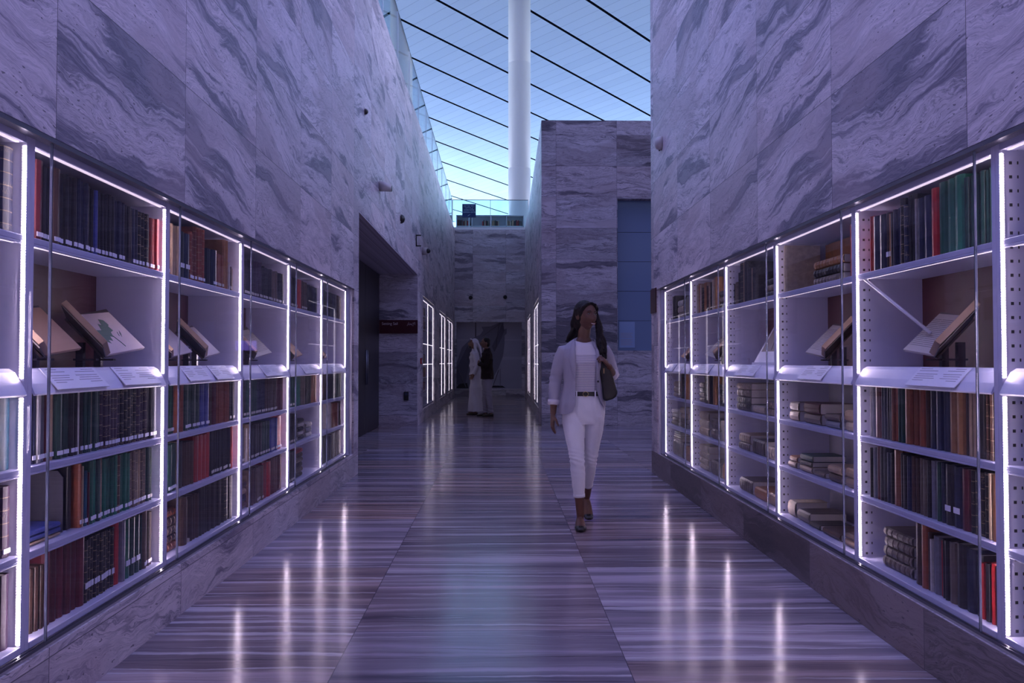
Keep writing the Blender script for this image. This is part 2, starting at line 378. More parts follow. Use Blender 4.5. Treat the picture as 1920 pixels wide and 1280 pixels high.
col = g.mix(g.m('MULTIPLY', g.m('LESS_THAN', fq, .018), .45), col, (.10, .15, .26))
cut = g.m('LESS_THAN', fp, .030)
col = g.mix(cut, col, (.004, .005, .01)); g.l.new(col, bsdf(m).inputs['Base Color'])
g.l.new(g.m('MULTIPLY', g.m('SUBTRACT', 1., cut), .3), bsdf(m).inputs['Metallic'])
g.l.new(g.m('MULTIPLY', g.m('SUBTRACT', 1., cut), .5), bsdf(m).inputs['Specular IOR Level'])
M['ceil'] = m
CZ = lambda y: 22 - .12 * y
mb = MB(); mb.hexa([(-50, 13, CZ(13)), (60, 13, CZ(13)), (60, 72, CZ(72)), (-50, 72, CZ(72)), (-50, 13, CZ(13) + .3), (60, 13, CZ(13) + .3), (60, 72, CZ(72) + .3), (-50, 72, CZ(72) + .3)])
struct(mb, 'ceiling', 'ceil')
mb = MB(); mb.lathe([(.485, 5.7), (.485, 9.6), (.48, 9.61), (.48, 9.63), (.485, 9.64), (.485, 14.2), (.48, 14.21), (.48, 14.23), (.485, 14.24), (.485, CZ(36) + .1)], 40, .9, 36)
struct(mb, 'column_1', 'colwhite', smooth=True)
M['mull'] = mat('white_mullion', (.75, .8, .86), .4)
fac = empty('window_1', (0, 72, 5.7)); fac['kind'] = 'structure'
mb = MB()
for i in range(-16, 20): mb.box(i * 3 - .06, i * 3 + .06, -.1, .1, 0, 8.2)
for z in (0, 2.7, 5.4, 8.0): mb.box(-48, 57, -.08, .08, z, z + .12)
mb.build('window_frame', 'mull', fac)
MB().box(-48, 57, -.02, .02, 0, 8).build('window_pane', 'rglass', fac)

# balustrades of glass on the wall tops
def balustrade(name, p0, p1, z0, z1, label, step, rails=True):
    d = Vector((p1[0] - p0[0], p1[1] - p0[1], 0)); L = d.length
    e = empty(name, (p0[0], p0[1], 0), math.atan2(d.y, d.x)); tag(e, label, 'railing')
    n = max(1, round(L / step))
    for i in range(n):
        MB().box(i * L / n + .008, (i + 1) * L / n - .008, -.01, .01, z0, z1).build('glass_pane', 'rglass', e)
    MB().box(0, L, -.013, .013, z1, z1 + .018).build('top_edge', 'rcap', e)
    MB().box(0, L, -.03, .03, z0 - .05, z0 + .05).build('base_channel', 'mull', e)
    for i in range(n + 1): MB().box(i * L / n - .008, i * L / n + .008, -.014, .014, z0, z1).build('joint_strip', 'mull', e)
    return e
balustrade('glass_balustrade', (-1.68, -6), (-1.68, 29.8), 6.01, 7.05, 'long frameless glass balustrade on top of the doorway-side stone wall', 1.79)
balustrade('glass_balustrade', (-1.66, 29.88), (1.06, 29.88), 6.03, 7.06, 'short clear glass balustrade on top of the end wall, before the blue sign', 1.23)
# ---------------------------------------------------------------- lit display cases
ZB, ZT = .262, 2.0
SHELVES = {'top shelf': (1.655, 1.682), 'r3': (.86, .885), 'r4': (.568, .593)}
ORD = ['frontmost', 'first', 'second', 'third', 'fourth', 'fifth']
ORDF = ['sliver of', 'first full', 'second', 'third', 'fourth', 'fifth']
def case_unit(side, i, ya, yb, cards, label, group):
    """side -1 left, +1 right; bay runs from ya (post behind it) to yb"""
    xw = 1.571 if side < 0 else 1.732; xf = xw + .045; xb = xf + .345
    s = side
    e = empty('display_case', (s * xf, (ya + yb) / 2, .25)); tag(e, label, 'display case', group)
    ox, oy, oz = e.location
    def B(n, m, *bx, bevel=0., parent=e):
        mb = MB()
        for q in bx: mb.box(s * q[0] - ox, s * q[1] - ox, q[2] - oy, q[3] - oy, q[4] - oz, q[5] - oz)
        return mb.build(n, m, parent, bevel=bevel)
    # side panels: their front edges make up the post
    for y0, y1, n in ((yb, yb + .0245, 1), (ya + .0255, ya + .05, 0)):
        c = Vector((s * (xf + .09), (y0 + y1) / 2, 1.13))
        mb = MB().box(s * xf - c.x, s * xb - c.x, y0 - c.y, y1 - c.y, ZB - c.z, ZT + .03 - c.z)
        mb.build('side_panel', 'panelh' if s > 0 else 'panel', e, loc=(c.x - ox, c.y - oy, c.z - oz))
    y0, y1 = ya + .05, yb
    B('back_panel', 'back', (xb - .012, xb, y0, y1, ZB, 1.21), (xb - .012, xb, y0, y1, 1.68, ZT))
    B('back_panel', 'burg', (xb - .014, xb, y0, y1, 1.212, 1.66))
    B('top_panel', 'frame', (xf + .002, xb - .014, y0, y1, 2.0, 2.02), (xf + .001, xf + .01, y0, y1, 1.998, 2.036), bevel=.002)
    B('base_panel', 'panel', (xf - .004, xb - .014, y0, y1, ZB, .287), bevel=.003)
    for k, (a, b) in SHELVES.items():
        B('shelf', 'frame', (xf + .004, xb - .014, y0, y1, a + .004, b), (xf + .004, xf + .02, y0, y1, a - .004, a + .005), bevel=.003)
    # slanted caption ledge with its deck
    mb = MB()
    pr = [(-.012, 1.137), (-.006, 1.131), (.012, 1.165), (.036, 1.205), (.052, 1.214), (.33, 1.214), (.33, 1.224), (.05, 1.2255), (.030, 1.213), (.004, 1.172)]
    mb.loft([[(s * (xf + px) - ox, y - oy, z - oz) for px, z in pr] for y in (y0, y1)])
    lg = mb.build('caption_ledge', 'ledge', e)
    for c0, c1 in cards:
        a, b = y0 + c0 * 1.14, y0 + c1 * 1.14; mb = MB()
        q = lambda t, o: (xf - .011 + t * .058 - o * .8, 1.142 + t * .080 + o * .6)
        def card(mb, a0, a1, t0, t1, o0, o1, sk=.0):
            P = []
            for o in (o0, o1):
                for (yy, t) in ((a0, t0), (a1, t0), (a1, t1), (a0, t1)):
                    x, z = q(t, o); P.append((s * x - ox, yy - oy - sk * t, z - oz))
            mb.hexa(P)
        card(mb, a, b, .0, .97, .008, .0125, .03); cdo = mb.build('caption_card', 'card', e, bevel=.001)
        mb = MB(); n = b - a
        for h, rows, w0, w1 in (('l', 6, .06, .40), ('r', 6, .52, .94)):
            for r in range(rows):
                t = .86 - r * .105 - (.06 if r > 1 else 0); ww = (w1 - w0) * (.55 if r in (0, 5) else 1 - .1 * (r % 2)); 
                lo = a + n * (w0 if h == 'l' else w1 - ww); card(mb, lo, lo + n * ww, t, t + .030, .0125, .0130, .03)
        mb.build('printed_text', 'ink', cdo)
    # light strips: both sides of the bay, under the top panel and under the top shelf
    def strip(x0, x1, y0_, y1_, z0, z1, m, name='led_strip'):
        c = Vector((s * (x0 + x1) / 2, (y0_ + y1_) / 2, (z0 + z1) / 2))
        return MB().box(s * x0 - c.x, s * x1 - c.x, y0_ - c.y, y1_ - c.y, z0 - c.z, z1 - c.z).build(name, m, e, loc=c - Vector((ox, oy, oz)))
    for z0, z1 in ((1.19, 1.99), (.289, 1.128)):
        strip(xf + .0015, xf + .006, yb - .0065, yb - .001, z0, z1, 'led')
        strip(xf + .009, xf + .015, yb - .003, yb - .0008, z0, z1, 'ledch', 'led_channel')
        strip(xf + .014, xf + .023, ya + .0505, ya + .0545, z0, z1, 'led')
    strip(xf + .010, xf + .020, y0 + .02, y1 - .03, 1.992, 1.998, 'ledtop')
    strip(xf + .022, xf + .030, y0 + .02, y1 - .03, 1.652, 1.6565, 'ledline')
    # rails and the sliding glass pane
    B('bottom_rail', 'railhi', (xw + .006, xf - .006, ya, yb + (.05 if i == 5 else 0), .2505, .262), bevel=.002)
    B('bottom_rail', 'rail', (xw + .0045, xw + .0065, ya, yb + (.05 if i == 5 else 0), .262, .272), (xw + .02, xw + .024, ya, yb, .262, .272))
    B('top_rail', 'rail', (xw + .002, xf - .002, ya, yb + (.05 if i == 5 else 0), 2.022, 2.0395))
    g0, g1 = ya + .1, min(yb + .1, 9.0)
    gl = B('glass_door', 'glass', (xw + .010, xw + .018, g0 + .003, g1 - .003, .273, 2.021))
    B('edge_seal', 'gedge', (xw + .0095, xw + .0185, g0 - .0028, g0 + .0028, .273, 2.021), parent=gl)
    return e
CARDL = {1: [(.12, .47), (.60, .93)], 2: [(.22, .50), (.58, .85)], 3: [(.42, .80)], 4: [(.40, .85)], 5: [(.35, .85)]}
CARDR = {1: [(.20, .54)], 2: [(.33, .64)], 3: [(.35, .75)], 4: [(.4, .8)], 5: [(.3, .55), (.62, .9)]}
bayY = {}
for side in (-1, 1):
    first = 2.86 if side < 0 else 2.91
    for i in range(-1, 6):
        yb = first + 1.19 * i; ya = yb - 1.19; bayY[(side, i)] = (ya + .05, yb)
        nm = 'doorway-side' if side < 0 else "woman's-side"
        if i == -1:
            lab = f"empty lit case standing before the frontmost books, {nm} wall"
        else:
            lab = f"{['lit glazed bookcase cut off at the picture edge','largest lit glazed bookcase fully in view','lit glazed bookcase next behind the largest','lit glazed bookcase halfway along the row','lit glazed bookcase last but one','lit glazed bookcase at the far end'][i]}, {nm} wall"
        case_unit(side, i, ya, yb, (CARDL if side < 0 else CARDR).get(i, [(.5, .85)]), lab, 'glazed bookcases set into the ' + nm + ' wall')
# end casing after the last bay
for s, xw, ye in ((-1, 1.571, 8.81), (1, 1.732, 8.86)):
    xf = xw + .045
    e = empty('end_casing', (s * xf, ye + .12, .25)); tag(e, f"narrow pale metal panel closing the far end of the {'doorway-side' if s < 0 else chr(119)+'oman-side'} bookcases", 'panel')
    MB().box(0, s * .02, -.069, .09, 0, 1.78).build('face_panel', 'panel', e)
    MB().box(-s * .03, s * .02, .092, .10, 0, 1.78).build('edge_trim', 'railhi', e)

# far cases: shallow lit shelving seen end on
def far_case(parent_m, s, xw, y0, y1, label, n=2):
    e = empty('display_case', parent_m @ Vector((xw, (y0 + y1) / 2, .27))); e.rotation_euler = parent_m.to_euler(); tag(e, label, 'display case', 'lit bookcases down the far corridor')
    h = (y1 - y0) / 2 - .004; xf = .03; xb = .33
    def B(n_, m_, *bx):
        mb = MB()
        for q in bx: mb.box(s * q[0], s * q[1], q[2], q[3], q[4], q[5])
        return mb.build(n_, m_, e)
    B('back_panel', 'back', (xb - .01, xb, -h + .02, h - .02, .01, 2.33)); B('base_panel', 'frame', (xf, xb - .01, -h + .02, h - .02, .004, .03)); B('top_panel', 'frame', (xf, xb - .01, -h + .02, h - .02, 2.30, 2.33))
    cols = [-h + .05 + k * (2 * h - .1) / n for k in range(n + 1)]
    for c in cols: B('post', 'frame', (xf, xb - .01, c - .02, c + .02, .03, 2.3))
    zs = (.33, .62, .92, 1.36, 1.66, 1.95)
    for k in range(n):
        for z in zs: B('shelf', 'frame', (xf + .01, xb - .01, cols[k] + .02, cols[k + 1] - .02, z, z + .02)); 
        for z in (.92, 1.36, 2.28): B('led_strip', 'ledfar', (xf, xf + .006, cols[k] + .03, cols[k + 1] - .03, z - .006, z))
    for c in cols:
        for d in (-1, 1): B('led_strip', 'ledfar', (xf - .004, xf + .002, c + d * .021, c + d * .027, .04, 2.27))
    B('glass_door', 'glass', (.006, .012, -h + .005, h - .005, .004, 2.34))
    return e
I4 = Matrix.Identity(4)
for k, ((a, b, _, _), w_) in enumerate(zip(FARL, ('front', 'middle', 'rear'))):
    far_case(I4, -1, XL, a, b, f'bright narrow bookcase down the far corridor, {w_} one beyond the red sign')
BM = blk.matrix_basis.copy() if False else Matrix.Translation((bA[0], bA[1], 0)) @ Matrix.Rotation(-ang, 4, 'Z')
for k, ((a, b, _, _), w_) in enumerate(zip(FARR, ('front', 'rear'))):
    far_case(BM, 1, 0, a, b, f'bright narrow bookcase in the side of the freestanding stone block, {w_} one')
# ---------------------------------------------------------------- books
COL = {'K': ('black', (.012, .011, .014)), 'N': ('navy blue', (.012, .016, .045)), 'G': ('dark green', (.010, .042, .034)), 'E': ('bottle green', (.010, .12, .07)),
       'B': ('dark brown', (.055, .028, .020)), 'T': ('tan', (.34, .24, .15)), 'R': ('red', (.33, .018, .02)), 'M': ('maroon', (.085, .010, .018)), 'O': ('rust brown', (.22, .055, .025)),
       'W': ('ivory', (.50, .47, .42)), 'U': ('blue', (.035, .05, .20)), 'P': ('dark purple', (.035, .018, .04)), 'C': ('turquoise', (.0, .045, .085)), 'Y': ('grey', (.16, .16, .19)),
       'V': ('vellum', (.40, .33, .24)), 'A': ('ochre leather', (.30, .13, .045)), 'D': ('grey-brown leather', (.13, .095, .075))}
def book_mat(key, style):
    """style g gilt bands, r raised antique bands, '' plain cloth"""
    nm, c = COL[key]; m = mat(('book ' + nm + ' ' + style).strip(), c, .42 if key != 'V' else .6); g = G(m); b = bsdf(m)
    p = g.xyz(g.obj()); rnd = g.n.new('ShaderNodeObjectInfo').outputs['Random']
    n = g.noise(g.obj(), 34, 3); col = g.mix(n, tuple(x * .55 for x in c), tuple(min(1, x * 1.5) for x in c))
    col = g.mix(1., col, g.ramp(rnd, [(0, (.7, .7, .7)), (1, (1.35, 1.3, 1.25))]), 'MULTIPLY')
    if style:
        z = g.m('MULTIPLY', p[2], 1. / .043)
        f = g.m('ABSOLUTE', g.m('SUBTRACT', g.m('FRACT', g.m('ADD', z, rnd)), .5))
        k = g.m('MULTIPLY', g.m('LESS_THAN', f, .035 if style == 'g' else .09), g.m('GREATER_THAN', p[0], -.003))
        col = g.mix(g.m('MULTIPLY', k, .75 if style == 'g' else .32), col, (.38, .28, .16) if style == 'g' else (.42, .35, .28))
        if style == 'g':
            t = g.m('MULTIPLY', g.m('GREATER_THAN', g.noise(g.vec(g.m('MULTIPLY', p[1], 3.), g.m('MULTIPLY', p[1], 1.), g.m('MULTIPLY', p[2], 1.)), 190, 2), .60), g.m('GREATER_THAN', p[0], -.001))
            t = g.m('MULTIPLY', t, g.m('GREATER_THAN', g.m('FRACT', g.m('ADD', g.m('MULTIPLY', p[2], 7.), rnd)), .72)); col = g.mix(g.m('MULTIPLY', t, .6), col, (.42, .32, .18))
    g.l.new(col, b.inputs['Base Color']); return m
_bm = {}
def BMAT(key, style):
    k = key + style
    if k not in _bm: _bm[k] = book_mat(key, style)
    return _bm[k]
def book_cover(mb, t, h, d, ridged, mi=0):
    bu = min(.010, t * .28); w = .0024
    out = [(-d, -t / 2), (-.005, -t / 2), (bu * .55, -t * .36), (bu, 0), (bu * .55, t * .36), (-.005, t / 2), (-d, t / 2)]
    inn = [(-d, -t / 2 + w), (-.006, -t / 2 + w), (bu * .55 - w, -t * .33), (bu - w, 0), (bu * .55 - w, t * .33), (-.006, t / 2 - w), (-d, t / 2 - w)]
    zs = [(0, 0), (h, 0)]
    if ridged:
        zs = [(0, 0)]; nb = max(3, round(h / .05))
        for i in range(nb):
            c = h * (i + .5) / nb; zs += [(c - .006, 0), (c - .003, .0032), (c + .003, .0032), (c + .006, 0)]
        zs += [(h, 0)]
    b = len(mb.v); n = 7
    for z, ex in zs:
        mb.v += [(x + (ex if 1 < k < 5 else 0), y, z) for k, (x, y) in enumerate(out)]
    L = len(zs)
    for i in range(L - 1):
        for j in range(n - 1): mb.face((b + i * n + j, b + i * n + j + 1, b + (i + 1) * n + j + 1, b + (i + 1) * n + j), mi)
    e = len(mb.v); mb.v += [(x, y, 0) for x, y in inn] + [(x, y, h) for x, y in inn]
    for j in range(n - 1):
        mb.face((e + j + 1, e + j, e + n + j, e + n + j + 1), mi)
        mb.face((b + j + 1, b + j, e + j, e + j + 1), mi); T = b + (L - 1) * n
        mb.face((T + j, T + j + 1, e + n + j + 1, e + n + j), mi)
    T = b + (L - 1) * n
    mb.face((b, T, e + n, e), mi); mb.face((T + n - 1, b + n - 1, e + n - 1, e + 2 * n - 1), mi)
    return bu
def add_pages(mb, t, h, d, mi=0): mb.box(-d + .004, -.004, -t / 2 + .0022, t / 2 - .0022, .0035, h - .0045, mi)
def add_label(mb, t, bu, z0, z1, mi=0): mb.box(bu - .002, bu + .0008, -t * .36, t * .36, z0, z1, mi)

books = []       # every book as a record; the largest in view become objects of their own
ROWN = {'top': 'top shelf', 'r3': 'shelf under the captions', 'r4': 'second-lowest shelf', 'r5': 'bottom shelf'}
ROWZ = {'top': 1.6825, 'r3': .8855, 'r4': .5935, 'r5': .2875}
CASEN = ['cut-off', 'largest', 'second', 'third', 'fourth', 'fifth']
SIDEN = {-1: 'doorway-side', 1: "woman-side"}
def face_mtx(side, x, y, z): return Matrix.Translation((x, y, z)) @ Matrix.Rotation(0 if side < 0 else PI, 4, 'Z')
def row(side, i, r, spec, start=0., end=1.):
    """upright books from the near end of the bay to the far end"""
    a, b = bayY[(side, i)]; xw = 1.571 if side < 0 else 1.732; xs = side * (xw + .045 + .040)
    toks = []
    for tk in spec.split():
        mm = re.match(r'([A-Z_])(\d*)([a-z]*)\.?(\d*)', tk); c, n, fl, h = mm.groups()
        for q in range(int(n or 1)):
            wgt = (1.9 if 't' in fl else .5 if 'i' in fl else 1.) * RNG.uniform(.88, 1.12)
            toks.append((c, wgt, fl, float(h or 26) / 100))
    tot = sum(t[1] for t in toks); Ln = (end - start) * (b - a) - .006; y = a + start * (b - a) + .003
    zmax = {'top': .30, 'r3': .30, 'r4': .262, 'r5': .268}[r]; idx = 0
    for c, wgt, fl, h in toks:
        t = Ln * wgt / tot
        if c != '_':
            idx += 1
            hh = min(zmax, h * RNG.uniform(.985, 1.015)); d = min(.24, hh * .72)
            dx = RNG.uniform(-.004, .006)
            books.append(dict(kind='up', side=side, i=i, r=r, c=c, fl=fl, t=t * .965, h=hh, d=d, n=idx, pos=(xs + side * (-dx if side < 0 else dx), y + t / 2, ROWZ[r] + .0006), lean=0))
        y += t
def stack(side, i, r, dist, c, n, t, ln, dep, fl='', jit=.006, back=0.):
    """n books lying flat; dist metres from the near end of the bay"""
    a, b = bayY[(side, i)]; xw = 1.571 if side < 0 else 1.732; z = ROWZ[r] + .0006
    cs = (c * n)[:n] if len(c) < n else c
    for k in range(n):
        tt = t * RNG.uniform(.85, 1.15); l2 = ln * RNG.uniform(.93, 1.0)
        yc = a + dist + ln / 2 + RNG.uniform(-jit, jit)
        books.append(dict(kind='flat', side=side, i=i, r=r, c=cs[k], fl=fl, t=tt, h=l2, d=dep * RNG.uniform(.95, 1), n=k, N=n, dist=dist, pos=(side * (xw + .045 + .05 + back + RNG.uniform(0, .008)), yc, z + tt / 2)))
        z += tt + .0008
# --- doorway side, nearest to farthest
row(-1, 0, 'top', 'T1g.27 N2g.29', .80)
row(-1, 0, 'r3', 'C2t.25', .82)
row(-1, 0, 'r4', 'P4gl.24', .80)
row(-1, 0, 'r5', 'B2.25 P2.25', .80)
row(-1, 1, 'top', 'M2tl.29 K2l.28 B1tl.29 K4l.28 N3l.28 K2l.27 U1l.27 K5l.27 N3l.26 K3.26 N2l.26 K4gl.26 R3l.25')
row(-1, 1, 'r3', 'K1g W1.27 N1l.28 Y2l.28 M1l.29 T1gl.29 G2tl.29 K2l.29 W1i.28 K1l.29 G2l.29 T1il.28 G2l.29 P6gl.29 K5gl.29 P3gl.28 K2l.28 N2l.28')
row(-1, 1, 'r4', 'O1il.25 T1il.24 C1l.22 M1i.21 E2l.25 G1l.25 T1gl.25 E3l.25 E1l.25 B1gl.25 E3l.25 D3gl.25 T1gl.25 D2gl.25 G2l.25', .36, .965)
row(-1, 1, 'r5', 'O1i.20 T1i.19 E1i.18 B4.23 M1t.265 M4t.265 M1t.265 K10gm.25 R1t.255 Y1t.26 E1tm.26 G2tm.26 G1.25 D2l.255 B2l.25', 0, .975)
row(-1, 2, 'top', 'K2l.26 T3.26 K1tm.24 N1tm.24 O2gl.26 O4gl.255 _1 K1t.21 N1tl.21 O3l.20 A2.195 W1il.17 D2il.15 T1i.14', 0, .95)
row(-1, 2, 'r3', 'R1 G4l.28 O2t.28 G4tl.28 U2tl.28 B2.29 M2.29 O7g.29 K2l.28', 0, .98)
row(-1, 2, 'r4', 'G3tl.24 T1i.24 K1t.24 B4g.23 W1i.20 R4t.25 K3gl.25 K7gl.245 R2.25', 0, .98)
row(-1, 2, 'r5', 'B1t.25 T1i.23 W1i.2 B3.24 K10g.245 K1tg.26 K1t.26', .25, .97)
stack(-1, 2, 'r5', .01, 'OBDBO', 5, .042, .25, .2, 'r'); 
row(-1, 3, 'top', 'K6l.24 P4gl.25 K6gl.23 D3gl.23 K4gl.23', 0, .97)
row(-1, 3, 'r3', 'K3l.28 G5l.28 N4l.28 B6l.28 M3.28', 0, .96)
row(-1, 3, 'r4', 'N2l.23 T1i.23 W1i.22 T1g.24 K4l.23 G3l.23 U3l.24 R1tl.25', 0, .96)
row(-1, 3, 'r5', 'B3.24 D3l.24 R2t.25 M6.26', .22, .96)
stack(-1, 3, 'r5', .02, 'BKTB', 4, .045, .22, .2, '')
row(-1, 4, 'top', 'K6l.24 R1t.24 B3l.24 K4g.23 N3.23', 0, .95)
row(-1, 4, 'r3', 'G4l.28 E3g.28 D2.28 K3.28 O3.28', 0, .96)
row(-1, 4, 'r4', 'K5tl.23', 0, .34)
stack(-1, 4, 'r4', .46, 'KWKWKW', 5, .036, .2, .2, 'r'); stack(-1, 4, 'r4', .74, 'WYW', 3, .04, .22, .2, 'r')
row(-1, 4, 'r5', 'K4tl.24', 0, .3)
stack(-1, 4, 'r5', .38, 'KDKDBR', 6, .038, .25, .2, 'r')
row(-1, 5, 'top', 'K7g.24 N3.24 B3.24', 0, .95)
row(-1, 5, 'r3', 'B5g.28 K5g.28 G4.28', 0, .96)
row(-1, 5, 'r4', 'W1t.25 T1.24 O4.24 W1i.23 B3.24', .4, .96)
row(-1, 5, 'r5', 'K6g.24 B5g.25', 0, .96)
# --- the other side
row(1, 1, 'top', 'G7.28 E3t.285 R1t.29 N2t.27 W1i.27 K2.265 N1g.26 K1g.265 N2.26 K1.25 A1im.25 B1m.26 N2t.26 R2i.27', 0, .93)
row(1, 1, 'r3', 'K2g.29 B2g.28 K1t.29 T2.29 B1.28 A2t.29 N3t.29 B1.28 O3t.28 R1i.26 G2.26 O2.29 K2.29 N2.28 M1t.28 Y2.27', 0, .96)
row(1, 1, 'r4', 'T1i.24 A1t.24 T1i.24 K4g.24 M1t.24 N1tm.24 K1tm.24 N1.24 G1.24 W1i.24 Y1.24 K1.24 D2.24 B2.24 N1.24 K2.24 O1t.25 K1.23 N1.23 K2.25 M1.25 Y1.24 K1.24', 0, .95)
row(1, 1, 'r5', 'K1t.22 R1.22 K1.21 R1.21 K1.23 N1t.24 K1t.25 D1t.24 K2.24 R1i.23 Y1t.24 W1i.22 B1i.24 O1t.265 B1t.265', 0, .58)
stack(1, 1, 'r5', .70, 'DDDD', 4, .044, .28, .2, 'r')
def S3(i, r, L):
    for q in L: stack(1, i, r, *q)
S3(2, 'top', [(.22, 'DKA', 3, .045, .42, .2, 'r')]); row(1, 2, 'top', 'V1t.30', .93, .965); row(1, 2, 'top', 'B2t.26 M1.27', .02, .10)
books.append(dict(kind='face', side=1, i=2, r='top', c='A', fl='', t=.05, h=.295, d=.52, n=1, pos=(1.732 + .045 + .303, bayY[(1, 2)][1] - .10, ROWZ['top'] + .001)))
S3(2, 'r3', [(.05, 'VT', 2, .055, .15, .18), (.28, 'YD', 2, .042, .2, .18), (.55, 'DM', 2, .065, .25, .2), (.90, 'TD', 2, .055, .15, .16)])
S3(2, 'r4', [(.04, 'DT', 2, .05, .16, .18), (.26, 'BT', 2, .045, .18, .18), (.50, 'DT', 1, .035, .16, .18), (.68, 'TKG', 3, .034, .2, .2), (.93, 'TA', 2, .035, .13, .15)])
S3(2, 'r5', [(.03, 'TD', 2, .03, .2, .18), (.28, 'B', 1, .035, .24, .2), (.56, 'K', 1, .03, .16, .18), (.74, 'D', 1, .075, .2, .22), (.96, 'V', 1, .085, .13, .2)])
row(1, 3, 'top', 'K2.24 T1i.24 K3.24 W1i.24 K3.235 T2i.235 K3g.235 T1i.24 K2.24 D2.17 T1i.17 K2.16', .46, .92); S3(3, 'top', [(.05, 'KDK', 3, .045, .26, .2, 'r')])
books.append(dict(kind='face', side=1, i=3, r='top', c='V', fl='', t=.045, h=.295, d=.24, n=1, pos=(1.732 + .045 + .262, bayY[(1, 3)][0] + .50, ROWZ['top'] + .001)))
S3(3, 'r3', [(.06, 'DD', 2, .05, .24, .2, 'r'), (.34, 'V', 1, .06, .26, .2), (.66, 'KKDV', 4, .052, .34, .24, 'r')])
S3(3, 'r4', [(.04, 'V', 1, .09, .26, .2, 'r'), (.36, 'D', 1, .10, .28, .22, 'r'), (.70, 'DT', 2, .06, .26, .24, 'r')])
S3(3, 'r5', [(.03, 'T', 1, .07, .24, .2), (.30, 'A', 1, .09, .27, .2), (.66, 'D', 1, .10, .30, .24, 'r')])
row(1, 4, 'top', 'A2.27 T2i.27 V1.26 K2.24 T2i.22 B2.22 T1i.26 A2.26 K3g.22 T2i.26 W1i.26 A1.27 T2i.27 V1.26', .30, .92); S3(4, 'top', [(.04, 'KDK', 3, .05, .26, .2, 'r')])
S3(4, 'r3', [(.06, 'KDKD', 4, .045, .28, .2, 'r'), (.82, 'DDKD', 4, .045, .2, .2, 'r')]); row(1, 4, 'r3', 'A1t.24 K2.25 T1.25 K2g.25', .36, .68)
S3(4, 'r4', [(.05, 'V', 1, .12, .2, .2), (.32, 'DD', 2, .08, .26, .2, 'r'), (.68, 'TVV', 3, .07, .34, .22, 'r')])
S3(4, 'r5', [(.05, 'A', 1, .13, .2, .2), (.32, 'D', 1, .11, .3, .2, 'r'), (.70, 'VVVV', 4, .052, .32, .24, 'r')])
row(1, 5, 'top', 'K2.24 W1i.24 K1t.2', .68, .94); S3(5, 'top', [(.06, 'K', 1, .22, .3, .2), (.46, 'VVW', 3, .06, .26, .2, 'r')])
S3(5, 'r3', [(.62, 'VVV', 3, .05, .3, .2, 'r')]); row(1, 5, 'r3', 'A2t.25 K2.25 T1i.25', .08, .48)
S3(5, 'r4', [(.05, 'DT', 2, .09, .2, .2, 'r'), (.36, 'DDVV', 4, .05, .26, .2, 'r'), (.72, 'DDWW', 4, .04, .3, .2, 'r')])
S3(5, 'r5', [(.05, 'A', 1, .14, .34, .22), (.50, 'D', 1, .14, .48, .24, 'r')])
books.append(None); books.pop()
for k, q in enumerate([b_ for b_ in books if b_['side'] == 1 and b_['i'] == 5 and b_['kind'] == 'flat' and b_['r'] == 'r5']):
    if k == 1:
        z = q['pos'][2] + q['t'] / 2
        for j, (c_, t_) in enumerate((('V', .03), ('B', .022), ('W', .016), ('K', .018))):
            books.append(dict(q, c=c_, t=t_, h=.34 - .03 * j, d=.2, n=1 + j, N=5, fl='', pos=(q['pos'][0], q['pos'][1] + .04, z + t_ / 2 + .001))); z += t_ + .001
        q['N'] = 5
# lying blue folders and the black bookend of the largest doorway-side case
a_, b_ = bayY[(-1, 1)]
for k, (c_, t_) in enumerate((('T', .012), ('U', .020), ('U', .018))):
    books.append(dict(kind='flat', side=-1, i=1, r='r4', c=c_, fl='', t=t_, h=.22, d=.2, n=k, N=3, dist=.02, pos=(-(1.571 + .09), a_ + .17, .595 + sum((.0, .013, .034)[k:k + 1]) + t_ / 2)))
M['plate'] = mat('bookend_plate', (.10, .095, .12), .4)
be = empty('bookend', (-(1.571 + .105), a_ + .36, .594)); tag(be, 'black and grey bookend plate standing beside the lying blue folders', 'bookend')
mb = MB(); P = [(-.18, 0), (-.18, .2), (-.16, .235), (-.02, .235), (0, .21), (0, 0)]
mb.loft([[(x, y, z) for x, z in P] for y in (-.03, -.027)]); mb.build('plate', 'plate', be)
MB().box(-.18, 0, -.027, .0, .0, .002).build('foot', 'frame', be)
MB().box(-.18, .004, .0, .030, .003, .25).build('box_file', 'black', be, bevel=.006)

OW = ['first', 'second', 'third', 'fourth', 'fifth', 'sixth', 'seventh', 'eighth', 'ninth', 'tenth', 'eleventh', 'twelfth', 'thirteenth', 'fourteenth', 'fifteenth', 'sixteenth', 'seventeenth',
      'eighteenth', 'nineteenth', 'twentieth', 'twenty-first', 'twenty-second', 'twenty-third', 'twenty-fourth', 'twenty-fifth', 'twenty-sixth', 'twenty-seventh', 'twenty-eighth', 'twenty-ninth',
      'thirtieth', 'thirty-first', 'thirty-second', 'thirty-third', 'thirty-fourth', 'thirty-fifth', 'thirty-sixth', 'thirty-seventh', 'thirty-eighth', 'thirty-ninth', 'fortieth', 'forty-first']
def area(q):
    y = q['pos'][1]; foreshort = abs(q['pos'][0]) / y
    return (q['t'] * q['h']) / y ** 2 * foreshort * (1 if q['c'] not in 'KNGP' else .8)
books.sort(key=lambda q: -area(q))
from collections import Counter
seen = Counter()
stuffmb = MB(); stuffm = []; pos_names = {}
